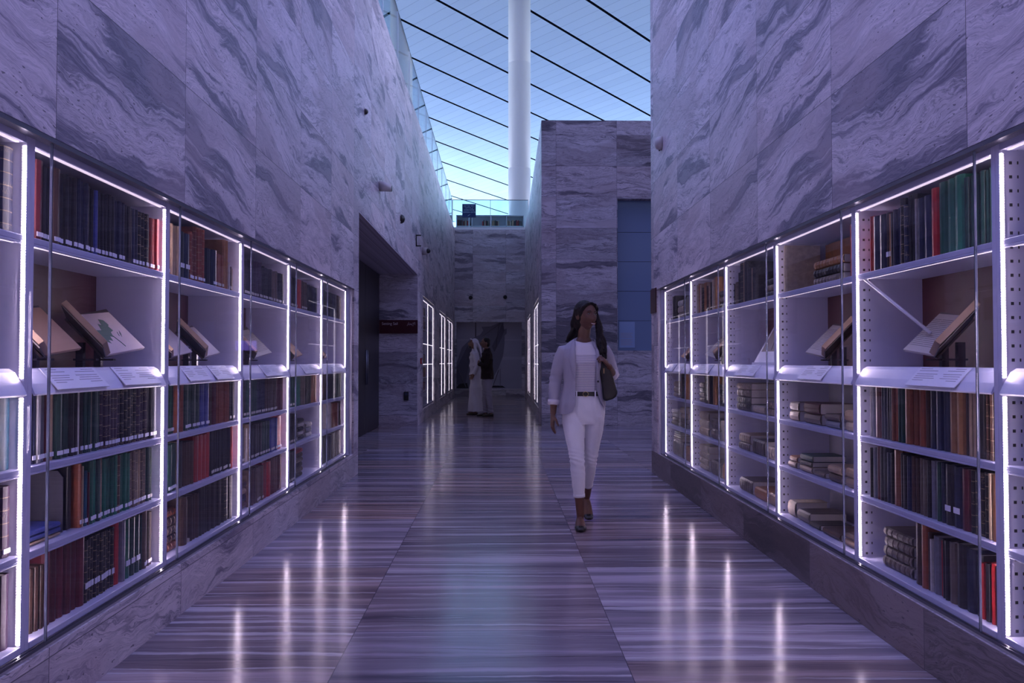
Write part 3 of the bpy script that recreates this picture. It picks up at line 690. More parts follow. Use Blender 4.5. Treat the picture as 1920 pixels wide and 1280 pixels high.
for rank, q in enumerate(books):
    side, fl, t, h, d = q['side'], q['fl'], q['t'], q['h'], q['d']
    ridged = 'r' in fl; style = 'r' if ridged else ('g' if 'g' in fl else '')
    mt = face_mtx(side, *q['pos'])
    if q['kind'] == 'face': mt = mt @ Matrix.Rotation(-PI / 2, 4, 'Z')
    if q['kind'] == 'flat': mt = mt @ Matrix.Rotation(PI / 2, 4, 'X') @ Matrix.Translation((0, 0, -h / 2))
    big = rank < 310
    mb = MB() if big else stuffmb; st = len(mb.v)
    bmat = BMAT(q['c'], style)
    if not big and bmat not in stuffm: stuffm.append(bmat)
    bu = book_cover(mb, t, h, d, ridged, 0 if big else stuffm.index(bmat) + 1)
    lab = (.014, .030) if 'l' in fl else (.055, .078) if 'm' in fl else None
    cn = COL[q['c']][0]; kindw = {'': 'cloth book', 'g': 'gilt-banded book', 'r': 'ridge-spined book'}[style]
    if cn == 'vellum' or 'leather' in cn: kindw = 'book' if style == '' else kindw
    if big:
        e = empty('book'); e.matrix_basis = mt
        mb.build('cover', bmat, e, fix=True)
        p2 = MB(); add_pages(p2, t, h, d); p2.build('page_block', 'vel', e, fix=False)
        if lab and t > .008:
            p3 = MB(); add_label(p3, t, bu, *lab); p3.build('spine_label', 'white', e, fix=False)
        where = f"{ROWN[q['r']]}, {CASEN[q['i']]} {SIDEN[side]} case"
        if q['kind'] == 'face':
            label = f"large {cn} book standing cover outward at the back, {where}"; grp = 'old books standing cover outward'
        elif q['kind'] == 'up':
            label = f"{cn} {kindw}, {OW[q['n'] - 1]} from near end, {where}"; grp = f"upright books on the {where}"
        else:
            lv = 'lying alone' if q['N'] == 1 else ['bottom', 'second', 'third', 'fourth', 'fifth', 'sixth'][q['n']] + ' in pile' if q['n'] < q['N'] - 1 else 'topmost in pile'
            pk = (side, q['i'], q['r'])
            ds = sorted({b2['dist'] for b2 in books if b2['kind'] == 'flat' and (b2['side'], b2['i'], b2['r']) == pk}); 
            pl = '' if len(ds) == 1 else f"{['first', 'second', 'third', 'fourth', 'fifth'][ds.index(q['dist'])]} along, "
            label = f"{cn} {kindw} {lv}, {pl}{where}"; grp = f"lying books on the {where}"
        ws = label.split()
        if len(ws) > 16: label = label.replace('shelf under the captions', 'caption-side shelf').replace('gilt-banded ', 'gilt ').replace(' leather', '')
        tag(e, label, 'book', grp)
    else:
        add_pages(mb, t, h, d)
        if lab: add_label(mb, t, bu, *lab)
        mb.xf(mt, st)
def small_row(mb, x0, x1, y, z, h, d=.2, axis='x', face=-1):
    u = x0
    while u < x1 - .05:
        t = RNG.uniform(.02, .045); k = RNG.choice('KNGBTRMOWYV'); bmat = BMAT(k, '')
        if bmat not in stuffm: stuffm.append(bmat)
        hh = h * RNG.uniform(.75, 1); st = len(mb.v); book_cover(mb, t * .95, hh, d, False, stuffm.index(bmat) + 1); add_pages(mb, t * .95, hh, d)
        if axis == 'x': mt = Matrix.Translation((u + t / 2, y, z)) @ Matrix.Rotation(-PI / 2, 4, 'Z')
        else: mt = Matrix.Translation((y, u + t / 2, z)) @ Matrix.Rotation(0 if face < 0 else PI, 4, 'Z')
        mb.xf(mt, st); u += t
for (a, b, _, _) in FARL:
    for zz in (.30, .61, .91, 1.65, 1.94):
        small_row(stuffmb, a + .12, (a + b) / 2 - .06, XL - .08, zz + .27 - (.0 if zz > .5 else .0) + .002, .24, .18, 'y', -1)
UP = 31.2
for zz in (5.80, 6.36):
    for x0, x1 in ((-1.55, -1.05), (-.62, -.35), (-.30, .02), (.32, .9)): small_row(stuffmb, x0, x1, UP + .03, zz, .22, .2)
o = stuffmb.build('shelved_books', ['vel'] + stuffm, fix=False)
tag(o, 'small distant books filling the farther bookcases and the upstairs shelf', 'books', kind='stuff')
# ---------------------------------------------------------------- open books on display
def book_page_mat(name, base, lines=True, frame=True):
    m = mat(name, base, .6); g = G(m); p = g.xyz(g.obj())
    col = g.mix(g.noise(g.obj(), 9, 3), tuple(x * .86 for x in base), tuple(min(1, x * 1.08) for x in base))
    if lines:
        f = g.m('ABSOLUTE', g.m('SUBTRACT', g.m('FRACT', g.m('MULTIPLY', p[2], 95.)), .5))
        w = g.noise(g.vec(g.m('MULTIPLY', p[1], 90.), g.m('MULTIPLY', p[2], 12.), 1.), 1.4, 2)
        k = g.m('MULTIPLY', g.m('LESS_THAN', f, .17), g.m('GREATER_THAN', w, .36))
        inx = g.m('MULTIPLY', g.m('GREATER_THAN', p[1], .035), g.m('MULTIPLY', g.m('GREATER_THAN', p[2], .03), g.m('LESS_THAN', p[2], .2)))
        col = g.mix(g.m('MULTIPLY', g.m('MULTIPLY', k, inx), .7), col, (.05, .04, .05))
    g.l.new(col, bsdf(m).inputs['Base Color']); return m
M['pg_art'] = book_page_mat('botanical_page', (.62, .50, .50), False)
M['pg_txt'] = book_page_mat('text_page', (.52, .45, .42)); M['pg_plain'] = book_page_mat('plain_page', (.60, .52, .52), False)
M['pg_tan'] = book_page_mat('tan_page', (.50, .30, .19), False); M['edge_tan'] = mat('page_edge', (.36, .24, .17), .7)
M['bcov'] = mat('old_cover', (.05, .03, .03), .4); M['leaf'] = mat('printed_leaf', (.10, .17, .12), .7); M['perspex'] = mat('smoked_stand', (.03, .025, .035), .15)
M['pin'] = mat('white_strap', (.75, .72, .80), .2)
def open_book(side, y, w, h, thick, page, label, back=.0, z=1.27, lw=None, rise=.16, art=False, up=1.0, cover='bcov'):
    """open book in a cradle. local: +x to the aisle, y to the far end, gutter at the origin"""
    xw = 1.571 if side < 0 else 1.732
    e = empty('open_book', (side * (xw + .115 + back), y, z)); e.matrix_basis = Matrix.Translation(e.location) @ Matrix.Diagonal((-side, 1, 1, 1)) if side > 0 else Matrix.Translation(e.location)
    tag(e, label, 'open book')
    lw = lw or w * .75
    S_ = Vector((-.70, 0, .71)) * up      # up the slope
    R_ = Vector((0, 1, rise)).normalized(); Lf = Vector((.36, -.90, .20)).normalized()
    def slab(mb, U, a, b_, n0, n1, s0=0., s1=h):
        N = U.cross(S_).normalized()
        if N.x < 0: N = -N
        P = []
        for n in (n0, n1):
            for (u, s) in ((a, s0), (b_, s0), (b_, s1), (a, s1)): P.append(U * u + S_ * s + N * n)
        mb.hexa(P); return N
    mb = MB(); slab(mb, R_, .0, w, -.004, 0, -.004, h + .004); mb.build('cover', cover, e)
    mb = MB(); slab(mb, Lf, .0, lw, -.004, 0, -.004, h + .004); slab(mb, Vector((0, 1, 0)), -.012, .006, -.012, -.004); mb.build('cover', cover, e)
    def pages(name, U, ww, tk, mt):
        N = U.cross(S_).normalized()
        if N.x < 0: N = -N
        # a mesh whose own axes lie in the page so that the printed lines follow it
        o = MB(); P = []
        for n in (0, tk):
            for (u, s) in ((.004, 0), (ww - .006, 0), (ww - .006, h), (.004, h)): P.append((n, u, s))
        o.hexa(P); ob = o.build(name, [mt], e, bevel=.002)
        Sn = S_.normalized(); X = N; Y = U.normalized(); Z = Sn
        ob.matrix_basis = Matrix(((X.x, Y.x, Z.x, 0), (X.y, Y.y, Z.y, 0), (X.z, Y.z, Z.z, 0), (0, 0, 0, 1))) @ Matrix.Diagonal((1, 1, S_.length, 1))
        return ob
    tr = min(.014, thick * .35); r = pages('page_block', R_, w, tr, page); l = pages('page_block', Lf, lw, thick * .55, 'edge_tan')
    if art:
        mb = MB()
        rr = random.Random(3)
        pts = [(.09, .095), (.105, .125), (.135, .122), (.15, .15), (.165, .142), (.18, .168), (.205, .162), (.21, .14), (.198, .135), (.202, .115), (.178, .11), (.165, .09), (.148, .094), (.14, .075), (.12, .082), (.115, .066), (.10, .075)]
        pts = [(.165 + (u - .155) * 1.35, .122 + (s - .118) * 1.35) for u, s in pts]; b0 = len(mb.v)
        for x in (tr + .0002, tr + .0008): mb.v += [(x, u, s) for u, s in pts]
        n = len(pts); mb.face(range(n)[::-1]); mb.face([n + i for i in range(n)])
        for i in range(n): mb.face((i, (i + 1) % n, n + (i + 1) % n, n + i))
        mb.tube([(tr + .001, .18, .09), (tr + .001, .195, .05), (tr + .001, .20, .025)], .0018, 6)
        for c in ((.235, .085), (.25, .08), (.262, .09)): mb.tube([(tr + .001, c[0], c[1]), (tr + .001, c[0] + .012, c[1] + .022)], .0012, 5)
        mb.build('leaf_picture', 'leaf', r, fix=True)
    # cradle
    mb = MB()
    for k in (-.35 * lw, .25 * w):
        b2 = Vector((-.05, k, 0)); mb.box(-.09, -.06, k - .012, k + .012, -(z - 1.226), .06); mb.box(-.10, -.005, k - .012, k + .012, -.016, -.008)
    mb.build('stand', 'perspex', e); return e
open_book(-1, 3.60, .36, .225, .045, 'pg_art', 'large open herbal showing a green leaf drawing, in the largest doorway-side case', lw=.19, art=True, up=1.05)
open_book(-1, 3.12, .25, .23, .04, 'pg_tan', 'open book with plain brown page beside the leaf drawing, largest doorway-side case', lw=.16)
open_book(-1, 4.82, .24, .22, .045, 'pg_plain', 'narrow open book with thick left half, second doorway-side case', lw=.20, back=.01)
open_book(-1, 4.34, .27, .22, .03, 'pg_plain', 'open book with blank pale page at the near end of the second doorway-side case', lw=.13, back=.01)
open_book(-1, 5.76, .40, .24, .03, 'pg_txt', 'open book with a lined grey page in the third doorway-side case', lw=.18)
open_book(-1, 6.83, .30, .20, .04, 'pg_tan', 'small open tan book in the fourth doorway-side case', lw=.14)
open_book(-1, 7.98, .22, .18, .04, 'pg_tan', 'tiny open brown book in the fifth doorway-side case', lw=.12)
open_book(1, 3.50, .25, .23, .05, 'pg_txt', 'open printed book under the pale slanting bar, largest woman-side case', lw=.19)
open_book(1, 4.68, .27, .23, .05, 'pg_txt', 'warm-lit open book with framed text page, second woman-side case', lw=.19)
open_book(1, 7.02, .34, .20, .04, 'pg_txt', 'open book with a pale folded page, fourth woman-side case', lw=.2)
open_book(1, 8.12, .24, .20, .04, 'pg_tan', 'small open tan book at the far end, fifth woman-side case', lw=.14)
# thin pale bar slanting from shelf to book
e = empty('slanting_bar', (1.79, 4.05, 1.66)); tag(e, 'thin pale bar slanting from the top shelf down to the open printed book', 'strut')
MB().tube([(0, 0, 0), (.10, -.44, -.285)], .008, 8).build('rod', 'pin', e, smooth=True)
# framed print leaning in the third case
e = empty('leaning_print', (1.86, 5.74, 1.2262)); tag(e, 'tall framed drawing leaning back in the third woman-side case', 'framed print')
mt = Matrix.Rotation(math.radians(30), 4, 'Y')
mb = MB().box(0, .012, -.33, .33, .02, .40); mb.xf(mt); mb.build('board', 'white', e)
M['sepia'] = book_page_mat('sepia_print', (.34, .28, .24), False)
mb = MB().box(-.002, 0, -.29, .29, .11, .38); mb.xf(mt); mb.build('print', 'sepia', e)
mb = MB()
for a, b in (((-.1, .12), (-.05, .30)), ((.0, .12), (.02, .34)), ((.08, .12), (.16, .28)), ((-.16, .12), (-.2, .26)), ((.02, .2), (.12, .34))): mb.tube([(-.003, a[0], a[1]), (-.003, b[0], b[1])], .003, 5)
mb.xf(mt); mb.build('branch_drawing', 'bcov', e)
MB().box(-.02, .12, -.28, .28, 0, .018).build('stand', 'white', e)
# screen reflection free small label screen in the third doorway-side case is left to the glass
# ---------------------------------------------------------------- niche, signs and fixtures
M['blueglass'] = mat('blue_niche_glass', (.15, .21, .38), .14, 0, .6)
M['bluelabel'] = mat('blue_label', (.26, .36, .60), .3)
n1 = empty('window_2', (NX0, 16.28, NZ0)); n1['kind'] = 'structure'
zz = [NZ0, 2.05, 2.63, 3.21, 3.79, NZ1]
for a, b in zip(zz, zz[1:]): MB().box(.0, NX1 - NX0, 0, .02, a - NZ0 + .004, b - NZ0 - .004).build('glass_panel', 'blueglass', n1)
MB().box(0, NX1 - NX0, .02, .05, 0, NZ1 - NZ0).build('backing', 'black', n1)
e = empty('wall_label', (2.36, 16.275, 1.52)); tag(e, 'pale blue information label low on the blue glass niche', 'label')
MB().box(0, .31, -.008, 0, 0, .51).build('plate', 'bluelabel', e)
mb = MB()
for k in range(5): mb.box(.03, .27 - .03 * (k % 2), -.0095, -.008, .05 + k * .026, .06 + k * .026)
for k in range(4): mb.box(.03, .27 - .02 * (k % 3), -.0095, -.008, .20 + k * .026, .21 + k * .026)
mb.build('printed_text', 'ink', e)

def text(body, size, name, parent, m, loc, rot=(PI / 2, 0, 0), align='LEFT', ext=.0008, sx=1.):
    c = bpy.data.curves.new('lettering', 'FONT'); c.body = body; c.size = size; c.align_x = align; c.extrude = ext
    t = bpy.data.objects.new('lettering', c); C.objects.link(t); bpy.context.view_layer.update()
    me = bpy.data.meshes.new_from_object(t.evaluated_get(bpy.context.evaluated_depsgraph_get())); bpy.data.objects.remove(t)
    me.materials.clear(); me.materials.append(M[m]); o = bpy.data.objects.new(name, me); C.objects.link(o); o.parent = parent
    o.location = loc; o.rotation_euler = rot; o.scale = (sx, 1, 1); return o
e = empty('hanging_sign', (-2.298, 16.09, 1.79)); tag(e, 'dark burgundy sign lettered Setting Sail beside the dark door', 'sign')
MB().box(0, .735, -.03, 0, 0, .26).build('plate', 'sign', e)
M['letter'] = mat('sign_lettering', (.55, .45, .50), .5)
text('Setting Sail', .075, 'lettering', e, 'letter', (.045, -.031, .165), sx=.95)
text('\uFEAD\uFE8E\uFEA4\uFE91\uFEF9\uFE8D', .075, 'lettering', e, 'letter', (.53, -.031, .165), sx=.9)
e = empty('wall_sign', (1.731, 9.08, 1.79)); tag(e, 'small dark burgundy sign plate on the wall end past the woman-side cases', 'sign')
MB().box(-.012, 0, 0, .31, 0, .27).build('plate', 'sign', e)

# blue access sign standing on the upper terrace
M['blue'] = mat('sign_blue', (.012, .028, .14), .4); M['letter2'] = mat('pale_lettering', (.55, .68, .85), .5)
e = empty('access_sign', (-1.345, 30.6, 5.7)); tag(e, 'navy blue fire access sign standing above the end wall', 'sign')
MB().box(0, .50, 0, .02, .86, 1.36).build('plate', 'blue', e); MB().box(.23, .27, .005, .03, 0, .88).build('post', 'mull', e)
fa = lambda s: s
text('\uFEAF\uFEDB\uFEAE\uFEE3 \uFE93\uFEA9\uFE8E\uFEF4\uFED7 \uFE80\uFE8E\uFED4\uFEC3\uFEF9\uFE8D', .07, 'lettering', e, 'letter2', (.25, -.002, 1.275), align='CENTER', sx=.8)
text('\uFEE9\uFE8E\uFEA0\uFE97\uFEFB\uFE8D \uFE8D\uFEAC\uFEEB \uFEF2\uFED3', .07, 'lettering', e, 'letter2', (.25, -.002, 1.20), align='CENTER', sx=.8)
text('ACCESS TO FIRE', .062, 'lettering', e, 'letter2', (.25, -.002, 1.115), align='CENTER', sx=.85)
text('COMMAND CENTRE', .062, 'lettering', e, 'letter2', (.25, -.002, 1.035), align='CENTER', sx=.85)
mb = MB(); mb.tube([(.22, -.003, .91), (.21, -.003, .93), (.29, -.003, .965)], .006, 6); mb.build('arrow', 'letter2', e)
# upstairs shelf unit
e = empty('low_bookshelf', (-.3, UP + .15, 5.7)); tag(e, 'long low white bookshelf on the upper floor above the end wall', 'bookshelf')
for z in (.06, .62, 1.03): MB().box(-1.3, 1.25, -.14, .14, z, z + .03).build('shelf', 'mull', e)
for x in (-1.3, -.72, -.0, .58, 1.22): MB().box(x, x + .03, -.14, .14, 0, 1.05).build('divider', 'mull', e)
MB().box(-1.3, 1.25, .14, .16, 0, 1.06).build('back_panel', 'mull', e)

# wall-mounted fixtures
M['fix'] = mat('cream_fixture', (.50, .47, .48), .4)
def fixture(name, side, x, y, z, label, cat, parts):
    e = empty(name, (x, y, z), 0 if side < 0 else PI); tag(e, label, cat)
    for n, m, fn in parts:
        mb = MB(); fn(mb); mb.build(n, m, e, smooth=True)
def cone(mb): mb.loft([[(x, r * math.cos(a * PI / 10), r * .9 * math.sin(a * PI / 10) + dz) for a in range(20)] for x, r, dz in ((0, .075, 0), (.09, .068, -.01), (.16, .05, -.03))])
fixture('wall_lamp', -1, XL, 10.94, 3.56, 'cream cone-shaped wall lamp above the dark doorway', 'wall lamp', [('shade', 'fix', cone), ('lens', 'black', lambda mb: mb.loft([[(x, .042 * math.cos(a * PI / 8), .038 * math.sin(a * PI / 8) - .032) for a in range(16)] for x in (.158, .164)]))])
fixture('alarm_sounder', -1, XL, 13.3, 3.53, 'small black half-round sounder high on the doorway-side wall', 'alarm', [('body', 'black', lambda mb: mb.loft([[(x, r * math.cos(a * PI / 8), r * math.sin(a * PI / 8)) for a in range(16)] for x, r in ((0, .075), (.03, .07), (.055, .05), (.07, .01))])), ('mount', 'fix', lambda mb: mb.box(0, .008, -.06, .06, -.06, .06))])
fixture('camera_bracket', -1, XL, 15.75, 3.54, 'black open U-shaped bracket above the doorway corner', 'bracket', [('arm', 'black', lambda mb: (mb.box(0, .10, -.02, .02, .09, .11), mb.box(0, .10, -.02, .02, -.11, -.09), mb.box(0, .02, -.02, .02, -.11, .11)))])
fixture('security_camera', -1, XL, 17.1, 3.52, 'pale security camera with a black lens, beyond the U-shaped bracket', 'camera', [('housing', 'fix', lambda mb: mb.loft([[(x, r * math.cos(a * PI / 8), r * math.sin(a * PI / 8)) for a in range(16)] for x, r in ((0, .08), (.08, .078), (.11, .06))])), ('lens', 'black', lambda mb: mb.ball((.12, -.03, 0), .052))])
fixture('wall_sensor', -1, XL, 9.69, 4.17, 'tiny dark sensor dot high above the doorway lamp', 'sensor', [('body', 'black', lambda mb: mb.ball((.01, 0, 0), .035)), ('base_ring', 'fix', lambda mb: mb.box(0, .004, -.04, .04, -.04, .04))])
fixture('alarm_sounder', 1, XR, 8.77, 3.57, 'cream dome sounder high on the plain stretch of woman-side wall', 'alarm', [('dome', 'fix', lambda mb: mb.loft([[(x, r * math.cos(a * PI / 8), r * math.sin(a * PI / 8)) for a in range(16)] for x, r in ((0, .075), (.03, .072), (.06, .055), (.075, .02))])), ('nozzle', 'black', lambda mb: mb.box(.02, .03, -.005, .005, -.085, -.07))])
for k, (x, z, l) in enumerate(((.23, 3.55, 'round black wall spot on the end wall, the one nearer the column'), (-1.0, 3.53, 'round black wall spot on the end wall, the one above the headscarf'))):
    e = empty('wall_spot', (x, 29.7, z)); tag(e, l, 'spot')
    mb = MB(); mb.loft([[(r * math.cos(a * PI / 8), y, r * math.sin(a * PI / 8)) for a in range(16)] for y, r in ((0, .07), (-.03, .068), (-.04, .03))]); mb.build('body', 'black', e, smooth=True)
e = empty('door_reader', (-1.78, 16.1, .50)); tag(e, 'small black card reader low beside the far side of the doorway', 'card reader')
MB().box(-.045, .045, -.025, 0, 0, .17).build('body', 'black', e, bevel=.01); MB().box(-.03, .03, -.028, -.025, .10, .15).build('window', 'gedge', e)
e = empty('fire_call_point', (XL, 16.75, 1.2)); tag(e, 'small red fire call point on the corner past the doorway', 'fire alarm')
M['fred'] = mat('alarm_red', (.35, .02, .02), .4)
MB().box(0, .03, -.06, .06, 0, .12).build('body', 'fred', e, bevel=.006); MB().box(.03, .033, -.035, .035, .03, .09).build('push_plate', 'white', e)

# ---------------------------------------------------------------- sail mural in the end wall
M['mural'] = None
m = mat('mural_ground', (.16, .155, .22), .35); g = G(m); p = g.xyz(g.pos())
n_ = g.noise(g.vec(g.m('MULTIPLY', p[0], .5), 0., g.m('MULTIPLY', p[2], 2.2)), 1.2, 3)
band = g.m('LESS_THAN', g.m('ABSOLUTE', g.m('SUBTRACT', p[2], 1.37)), .05); band2 = g.m('LESS_THAN', g.m('ABSOLUTE', g.m('SUBTRACT', p[2], 2.03)), .02)
c_ = g.mix(n_, (.32, .31, .43), (.48, .47, .60)); c_ = g.mix(g.m('MULTIPLY', g.m('ADD', band, band2), .35), c_, (.60, .59, .70))
g.l.new(c_, bsdf(m).inputs['Base Color']); M['mural'] = m
M['sail'] = mat('mural_sail', (.19, .185, .27), .5); M['sail2'] = mat('mural_sail_fold', (.11, .105, .17), .5); M['hull'] = mat('mural_hull', (.012, .012, .022), .5); M['rope'] = mat('mural_rope', (.14, .13, .18), .5)
e = empty('sail_mural', (-.34, 30.1, .27)); tag(e, 'large dark mural of a furled sail filling the recess in the end wall', 'mural')
MB().box(-1.17, 1.17, -.04, -.001, 0, 2.39).build('panel', 'mural', e)
def flat(name, m, pts, y):
    mb = MB(); n = len(pts); mb.v = [(x, y, z) for x, z in pts] + [(x, y - .003, z) for x, z in pts]
    mb.face(range(n)); mb.face([n + i for i in range(n)][::-1])
    for i in range(n): mb.face((i, (i + 1) % n, n + (i + 1) % n, n + i))
    mb.build(name, m, e)
px = lambda x, y: ((x - 935) / 1560 * 30.05 + .34, (678 - y) / 1560 * 30.05 + 1.25 - .27)
flat('sail', 'sail', [px(*q) for q in ((854, 716), (856, 682), (866, 652), (882, 636), (900, 628), (906, 620), (903, 613), (920, 612), (937, 605), (944, 605), (945, 618), (950, 616), (950, 626), (946, 629), (946, 645), (943, 668), (935, 690), (925, 708), (905, 722), (880, 728), (862, 728))], -.043)
flat('sail_fold', 'sail2', [px(*q) for q in ((942, 606), (946, 620), (938, 640), (927, 660), (922, 650), (932, 630))], -.0475)
flat('sail_fold', 'sail2', [px(*q) for q in ((856, 690), (876, 650), (895, 640), (880, 680), (872, 725), (858, 725))], -.0475)
flat('hull', 'hull', [px(*q) for q in ((922, 727), (948, 727), (942, 723.5), (924, 723))], -.048)
flat('hull', 'hull', [px(*q) for q in ((854, 728), (878, 728), (876, 718), (862, 720))], -.052)
mb = MB()
for a, b, r in (((892, 604), (892, 632), .02), ((904, 631), (938, 607), .012), ((935, 694), (925, 722), .015), ((938, 692), (938, 725), .008), ((858, 690), (874, 726), .02), ((936, 607), (929, 655), .014)):
    A, B_ = px(*a), px(*b); mb.tube([(A[0], -.055, A[1]), (B_[0], -.055, B_[1])], r, 6)
mb.build('rigging', 'rope', e)

# lit purple touch screen on the block, hidden behind the woman; it shows mirrored in the case glass
M['screen'] = mat('screen_glow', (.02, .02, .05), .2, emit=(.30, .20, 1.), es=1.7)
e = empty('touch_screen', (1.685, 16.1, 1.46)); tag(e, 'glowing violet touch screen on the stone block behind the walking woman', 'screen')
MB().box(-.215, .215, -.035, 0, -.01, .20).build('housing', 'black', e, bevel=.004); MB().box(-.205, .205, -.037, -.0352, 0, .19).build('display', 'screen', e)
# ---------------------------------------------------------------- people
def fuse(mb, voxel=.006, smooth=4, creases=None):
    """one continuous skin round all the closed pieces in mb; returns (verts, faces)"""
    me = mb.mesh('tmp'); bm = bmesh.new(); bm.from_mesh(me); bmesh.ops.recalc_face_normals(bm, faces=bm.faces); bm.to_mesh(me); bm.free()
    o = bpy.data.objects.new('tmp', me); C.objects.link(o)
    r = o.modifiers.new('r', 'REMESH'); r.mode = 'VOXEL'; r.voxel_size = voxel
    if smooth: s = o.modifiers.new('s', 'SMOOTH'); s.factor = .5; s.iterations = smooth
    bpy.context.view_layer.update()
    ev = o.evaluated_get(bpy.context.evaluated_depsgraph_get()); m2 = ev.to_mesh()
    V = [v.co.copy() for v in m2.vertices]; N = [v.normal.copy() for v in m2.vertices]; F = [tuple(p.vertices) for p in m2.polygons]
    ev.to_mesh_clear(); bpy.data.objects.remove(o); bpy.data.meshes.remove(me)
    if creases: V = [v + n * creases(v) for v, n in zip(V, N)]
    out = MB(); out.v = [tuple(v) for v in V]; out.f = F; out.mi = [0] * len(F); return out
def carve(a, b, name='tmp'):
    """a minus b, both closed"""
    obs = []
    for k in (a, b):
        me = k.mesh('tmp'); bm = bmesh.new(); bm.from_mesh(me); bmesh.ops.recalc_face_normals(bm, faces=bm.faces); bm.to_mesh(me); bm.free()
        o = bpy.data.objects.new('tmp', me); C.objects.link(o); obs.append(o)
    m_ = obs[0].modifiers.new('b', 'BOOLEAN'); m_.operation = 'DIFFERENCE'; m_.object = obs[1]; m_.solver = 'EXACT'; m_.use_self = True
    bpy.context.view_layer.update(); ev = obs[0].evaluated_get(bpy.context.evaluated_depsgraph_get()); m2 = ev.to_mesh()
    out = MB(); out.v = [tuple(v.co) for v in m2.vertices]; out.f = [tuple(p.vertices) for p in m2.polygons]; out.mi = [0] * len(out.f); ev.to_mesh_clear()
    for o in obs: me = o.data; bpy.data.objects.remove(o); bpy.data.meshes.remove(me)
    return out
def sharpen(o, deg=40):
    try: o.data.set_sharp_from_angle(angle=math.radians(deg))
    except Exception: pass
def cut(mb, keep):
    """drop the faces whose centre fails keep(x, y, z)"""
    o = MB(); idx = {}
    for f in mb.f:
        c = [sum(mb.v[i][k] for i in f) / len(f) for k in range(3)]
        if keep(*c):
            for i in f:
                if i not in idx: idx[i] = len(o.v); o.v.append(mb.v[i])
            o.face([idx[i] for i in f])
    return o
def ell(cx, cy, z, rx, ry, n=24, p=2.0): return [(cx + rx * math.copysign(abs(math.cos(a)) ** (2 / p), math.cos(a)), cy + ry * math.copysign(abs(math.sin(a)) ** (2 / p), math.sin(a)), z) for a in (2 * PI * k / n for k in range(n))]
def torso(mb, rows): return mb.loft([ell(*r) for r in rows])
def hand(mb, wrist, d, side_v, L=.17, curl=.25, spread=.0, thumb=1, curls=None):
    """palm and five fingers. d: towards the fingers, side_v: towards the thumb; the palm faces d x side"""
    W = Vector(wrist); d = Vector(d).normalized(); s = Vector(side_v); s = (s - d * s.dot(d)).normalized(); n = d.cross(s) * thumb
    k = L / .18
    mb.loft([[W + d * (t * k) + s * (w * k * math.cos(a)) + n * (h * k * math.sin(a)) for a in (2 * PI * j / 12 for j in range(12))] for t, w, h in ((-.03, .024, .019), (0, .026, .018), (.03, .034, .017), (.06, .040, .015), (.085, .040, .013), (.095, .034, .010))])
    for i, (o, ln, r) in enumerate(((.030, .070, .0088), (.0105, .079, .0092), (-.0095, .073, .0088), (-.029, .057, .0078))):
        c = (curls[i] if curls else curl) * (1 + .12 * i); p = W + d * (.082 * k) + s * (o * k); u = (d + s * (spread * (1.5 - i))).normalized(); pts = [p]
        for q, fr in enumerate((.44, .31, .25)):
            a = c * (q + .6); v = u * math.cos(a) + n * math.sin(a); p = p + v * (ln * fr * k); pts.append(p)
        mb.tube(pts, [r * k, r * .98 * k, r * .9 * k, r * .72 * k], 8)
    p = W + d * (.022 * k) + s * (.026 * k); a1 = (d * .62 + s * .7 + n * .3).normalized(); a2 = (d * .9 + s * .3 + n * .35).normalized()
    mb.tube([p, p + a1 * .034 * k, p + a1 * .034 * k + a2 * .032 * k, p + a1 * .034 * k + a2 * .055 * k], [.0125 * k, .0108 * k, .0095 * k, .0072 * k], 8)
